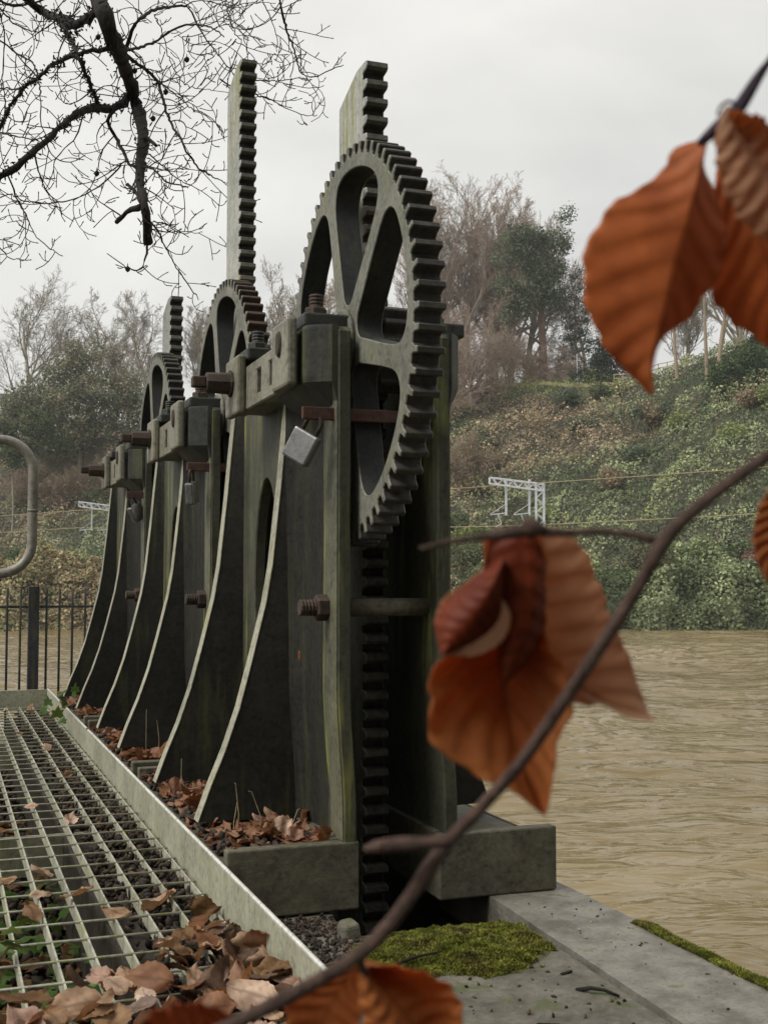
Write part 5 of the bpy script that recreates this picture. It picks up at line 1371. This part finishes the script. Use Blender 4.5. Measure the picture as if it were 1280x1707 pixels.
def leaf_mass(name, n, fn, zr, label, mats, seed, tilt=.45):
    pr = np.random.default_rng(seed); VV = []; FF = []; cc = []; b0 = 0
    for k in range(n):
        V, F, c = LEAF[k % 12]; a_ = pr.uniform(0, 6.28); ca, sa = math.cos(a_), math.sin(a_)
        Rz = np.array([[ca, -sa, 0], [sa, ca, 0], [0, 0, 1]]); t_ = pr.normal(0, tilt)
        Rx = np.array([[1, 0, 0], [0, math.cos(t_), -math.sin(t_)], [0, math.sin(t_), math.cos(t_)]])
        x, y = fn(pr)
        VV.append(V @ Rx.T @ Rz.T * pr.uniform(.6, 1.05) + np.array([x, y, pr.uniform(*zr)])); FF.append(F + b0); cc.append(c); b0 += len(V)
    o = np_obj(name, np.concatenate(VV), np.concatenate(FF), M[mats], col=np.concatenate(cc), smooth=True)
    tag(o, label, 'litter', kind='stuff')
def fdrift(pr):
    while True:
        x, y = pr.uniform(-.1, .645), pr.uniform(1.7, 2.75)
        if y < 2.27 + .28 * smooth01((x - .1) / .5): return x, y
leaf_mass('leaf_litter', 260, fdrift, (.0, .03), 'darker wet leaves packed beneath the drift at the near end of the grating', 'leaf_old', 5)
for mi_, nm_ in enumerate(('nearest', 'middle', 'farthest')):
    leaf_mass('leaf_litter', (230, 160, 90)[mi_], lambda pr: (pr.uniform(.68, .925), pr.uniform(2.95, 4.25) + STEP[mi_]), (.14, .17), 'darker leaves packed low inside the %s iron foot' % nm_, 'leaf_red', 15 + mi_)

# ivy
def ivy_leaf():
    out = [(0, 0), (.35, -.18), (.62, .05), (.45, .35), (.55, .7), (.25, .62), (0, 1.1), (-.25, .62), (-.55, .7), (-.45, .35), (-.62, .05), (-.35, -.18)]
    V = [(0, .3, .06)] + [(x, y, -.12 * abs(x)) for x, y in out]; n = len(out)
    F = [(0, i + 1, (i + 1) % n + 1) for i in range(n)]
    return np.array(V, float), np.array(F), np.array([(1, 0, 0)] + [(0, 1, 1)] * n, float)
IV = ivy_leaf()
def ivy(name, spots, label, stems=(), kind=None, cat='ivy'):
    VV = []; FF = []; cc = []; b0 = 0; r_ = np.random.default_rng(len(spots))
    for (x, y, z, s, yaw_, tilt) in spots:
        V, F, c = IV
        Rz = np.array([[math.cos(yaw_), -math.sin(yaw_), 0], [math.sin(yaw_), math.cos(yaw_), 0], [0, 0, 1]])
        Rx = np.array([[1, 0, 0], [0, math.cos(tilt), -math.sin(tilt)], [0, math.sin(tilt), math.cos(tilt)]])
        VV.append((V * s) @ Rx.T @ Rz.T + np.array([x, y, z])); FF.append(F + b0); cc.append(c); b0 += len(V)
    return np.concatenate(VV), np.concatenate(FF), np.concatenate(cc)
r_ = np.random.default_rng(31)
sp = [(r_.uniform(-.3, .42), r_.uniform(1.6, 4.6), -.29 + r_.uniform(0, .12), r_.uniform(.03, .06), r_.uniform(0, 6.28), r_.normal(0, .5)) for _ in range(330)]
V, F, c = ivy('ivy', sp, ''); tag(np_obj('ground_ivy', V, F, M['ivy'], col=c), 'green ivy growing on the ground beneath the grating', 'ivy', kind='stuff')
iv = empty('ivy_plant', Vector((.66, 6.35, .05)), 'sprig of green ivy climbing over the far part of the toe plate', 'ivy')
sp = []
for (px_, py_, s) in ((98, 1158, .075), (122, 1160, .085), (112, 1178, .07), (95, 1195, .075), (82, 1175, .06), (132, 1186, .06), (140, 1172, .055), (104, 1205, .05), (126, 1152, .05), (70, 1188, .06), (150, 1180, .05)):
    p = at(px_, py_, 6.25 + r_.uniform(-.1, .1)); sp.append((p.x, p.y, p.z, s * .8, r_.uniform(0, 6.28), r_.uniform(.5, 1.4)))
V, F, c = ivy('ivy', sp, ''); np_obj('leaves', V, F, M['ivy'], iv, col=c)
mb = MB(); mb.tube([at(68, 1200, 6.3), at(84, 1186, 6.25), at(105, 1180, 6.25), at(125, 1172, 6.3), at(145, 1182, 6.3)], .004, 5); mb.tube([at(105, 1180, 6.25), at(100, 1165, 6.25)], .003, 5); mb.build('stem', M['straw'], iv)
iv2 = empty('ivy_plant', Vector((.05, 2.2, .03)), 'ivy leaves poking up through the near left of the grating', 'ivy')
sp = []
for (px_, py_, s) in ((12, 1570, .06), (5, 1590, .05), (30, 1578, .05), (110, 1690, .06), (150, 1700, .055), (60, 1700, .05), (165, 1640, .03), (20, 1555, .04)):
    p = at(px_, py_, 2.5); sp.append((p.x, p.y, p.z, s, r_.uniform(0, 6.28), r_.uniform(.0, .8)))
V, F, c = ivy('ivy', sp, ''); np_obj('leaves', V, F, M['ivy'], iv2, col=c)
MB().tube([at(0, 1600, 2.5), at(15, 1580, 2.5), at(30, 1582, 2.5)], .003, 5).build('stem', M['straw'], iv2)

# moss
def moss(name, n, fn, label, seed, hgt=(.004, .011)):
    r_ = np.random.default_rng(seed); P_, s, dens = fn(r_, n); n = len(P_)
    base = P_; tall = r_.uniform(*hgt, n)[:, None] * s[:, None]
    a_ = r_.uniform(0, 6.28, n); dx = np.stack([np.cos(a_), np.sin(a_), np.zeros(n)], 1); dy = np.stack([-np.sin(a_), np.cos(a_), np.zeros(n)], 1)
    lean = r_.normal(0, .75, (n, 3)); lean[:, 2] = 1; lean /= np.linalg.norm(lean, axis=1, keepdims=True)
    w = .0026
    top = base + lean * tall
    V = np.stack([base - dx * w, base + dx * w, top, base - dy * w, base + dy * w, top + dx * .0012], 1).reshape(-1, 3)
    F = np.array([(0, 1, 2), (3, 4, 5)]); F = (F[None] + np.arange(n)[:, None, None] * 6).reshape(-1, 3)
    pal = np.array([(.16, .18, .025), (.115, .13, .018), (.30, .29, .06), (.07, .075, .018), (.17, .13, .045)]); pt = fbm(P_[:, 0] * 10, P_[:, 1] * 10, 3.5, 3, 8)
    cols = pal[np.clip((pt * 2 + 2 + r_.normal(0, .9, n)).astype(int), 0, 4)] * r_.uniform(.65, 1.35, (n, 1)); cols = cols * np.clip(1 + .5 * fbm(P_[:, 0] * 10, P_[:, 1] * 10, 9, 2, 3), .4, 1.6)[:, None]
    o = np_obj(name, V, F, M['tint'], col=np.repeat(cols, 6, 0)); tag(o, label, 'moss', kind='stuff')
def moss_ledge(r_, n):
    x = r_.uniform(.86, 1.31, n); y = r_.uniform(2.05, 2.68, n)
    q = fbm(x * 10, y * 10, 1.2, 4, 3)
    # patch traced on the ledge: wide at the far edge, tongue to the near side
    u = (x - 1.13) / .275; v = (y - 2.53) / .19
    q2 = fbm(x * 10, y * 10, 7, 3, 5)
    inside = (u * u * .75 + v * v) < (.95 + .75 * q + .3 * q2)
    stray = (q > .62) & (y < 2.45)
    k = inside | stray; s = np.where(inside, 1.2 - .5 * np.clip((u * u + v * v) - .3, 0, 1), .6)[k]
    hump = np.where(inside, .022 * np.clip(1.1 - (u * u * .75 + v * v), 0, 1) + .006 * q + .007 * q2, 0)[k]
    return np.stack([x[k], y[k], -.018 + np.maximum(hump, -.004)], 1), s, None
moss('moss_patch', 130000, moss_ledge, 'bright green moss cushion on the stone ledge before the dark slot', 1)
def moss_edge(r_, n):
    y = r_.uniform(.8, 2.62, n); x = 1.572 + np.abs(r_.normal(0, .028, n)); q = fbm(x * 6, y * 14, 1, 3, 2)
    k = (q > -.25) & (y < 2.55); return np.stack([x[k], y[k], -.002 - np.maximum(x[k] - 1.6, 0) * .6 + .006 * np.maximum(q[k], 0)], 1), np.full(k.sum(), 1.1), None
moss('moss_edge', 52000, moss_edge, 'strip of moss along the river edge of the smooth coping', 2)
MB().box(1.5885, 1.625, .5, 2.62, -.3, -.012).build('mossy_lip', M['masonry'])['kind'] = 'structure'
# body of the cushion so the moss is not see-through
vs = []; fs = []; K = 26
for j in range(K):
    for i in range(K):
        x = .88 + .43 * i / (K - 1); y = 2.30 + .375 * j / (K - 1); u = (x - 1.13) / .275; v = (y - 2.53) / .19
        vs.append((x, y, -.033 + .040 * max(0, .9 - (u * u * .75 + v * v)) ** .5))
fs = [(j * K + i, j * K + i + 1, (j + 1) * K + i + 1, (j + 1) * K + i) for j in range(K - 1) for i in range(K - 1)]
mb = MB(); mb.add(vs, fs); o = mb.build('moss_bed', stone('moss_bed', (.03, .035, .008), (.07, .08, .02), 30), smooth=True); tag(o, 'dense green underside of the moss cushion on the ledge', 'moss', kind='stuff')
# dead twigs on the ledge and wiry stems in the trays
def twiglet(pts, r0, label, group, name='dead_twig', mat='bark_dark', cat='twig'):
    pts = [(p[0], p[1], p[2] + (.013 if p[2] < .02 else 0)) for p in pts]; mb = MB(); mb.tube([Vector(p) for p in pts], list(np.linspace(r0, r0 * .6, len(pts))), 6)
    return tag(mb.build(name, M[mat], smooth=True), label, cat, group)
twiglet([(1.225, 2.20, -.022), (1.245, 2.175, -.012), (1.27, 2.165, -.016), (1.285, 2.135, -.02)], .005, 'short dark curved twig on the ledge beside the coping joint', None)
twiglet([(1.24, 2.29, -.02), (1.27, 2.30, -.018)], .0045, 'stubby dark twig just above the curved twig on the ledge', None)
twiglet([(.93, 2.45, -.01), (.98, 2.44, .004), (1.03, 2.46, .0)], .004, 'thin dark twig lying across the left of the moss', None)
twiglet([(1.02, 2.02, -.022), (1.06, 2.05, -.018), (1.10, 2.04, -.02)], .0035, 'thin twig lying near the bottom edge on bare stone', None)
twiglet([(.95, 1.98, -.022), (.99, 1.99, -.018), (1.03, 1.96, -.02)], .0035, 'thin twig close to the orange leaf at the bottom', None)
for i, (x, y, h_, b_) in enumerate(((.74, 3.12, .16, .01), (.79, 3.10, .14, .03), (.88, 3.08, .09, -.02), (.735, 3.13, .11, -.01), (.74, 4.62, .2, .0), (.8, 4.7, .15, .01), (.72, 3.8, .13, .0))):
    pts = [(x, y, .13), (x + b_ * .3, y, .13 + h_ * .5), (x - b_ * .6, y, .13 + h_), (x - b_ * .9, y, .13 + h_ * 1.02)]
    twiglet(pts, .0014, 'thin pale dead stem, %s' % ['tallest in the nearest foot', 'bent one right of the tallest in the nearest foot', 'short hooked one at the right in the nearest foot', 'short one left of the tallest in the nearest foot', 'tallest in the middle foot', 'shorter one in the middle foot', 'between the two near fins'][i], 'dead stems in the iron feet', 'dead_grass', 'straw', 'dead grass')

# ================================================================== air
mh = bpy.data.materials.new('air'); mh.use_nodes = True; n_ = mh.node_tree; n_.nodes.clear()
o_ = n_.nodes.new('ShaderNodeOutputMaterial'); pv = n_.nodes.new('ShaderNodeVolumePrincipled')
pv.inputs['Color'].default_value = (.93, .93, .92, 1); pv.inputs['Density'].default_value = .0004; pv.inputs['Anisotropy'].default_value = .1
n_.links.new(pv.outputs[0], o_.inputs['Volume'])
hz_ = MB().box(-650, 750, -250, 650, -4.6, 75).build('haze', mh); hz_['kind'] = 'stuff'
hz_['label'] = 'thin damp winter air over the river valley'; hz_['category'] = 'haze'
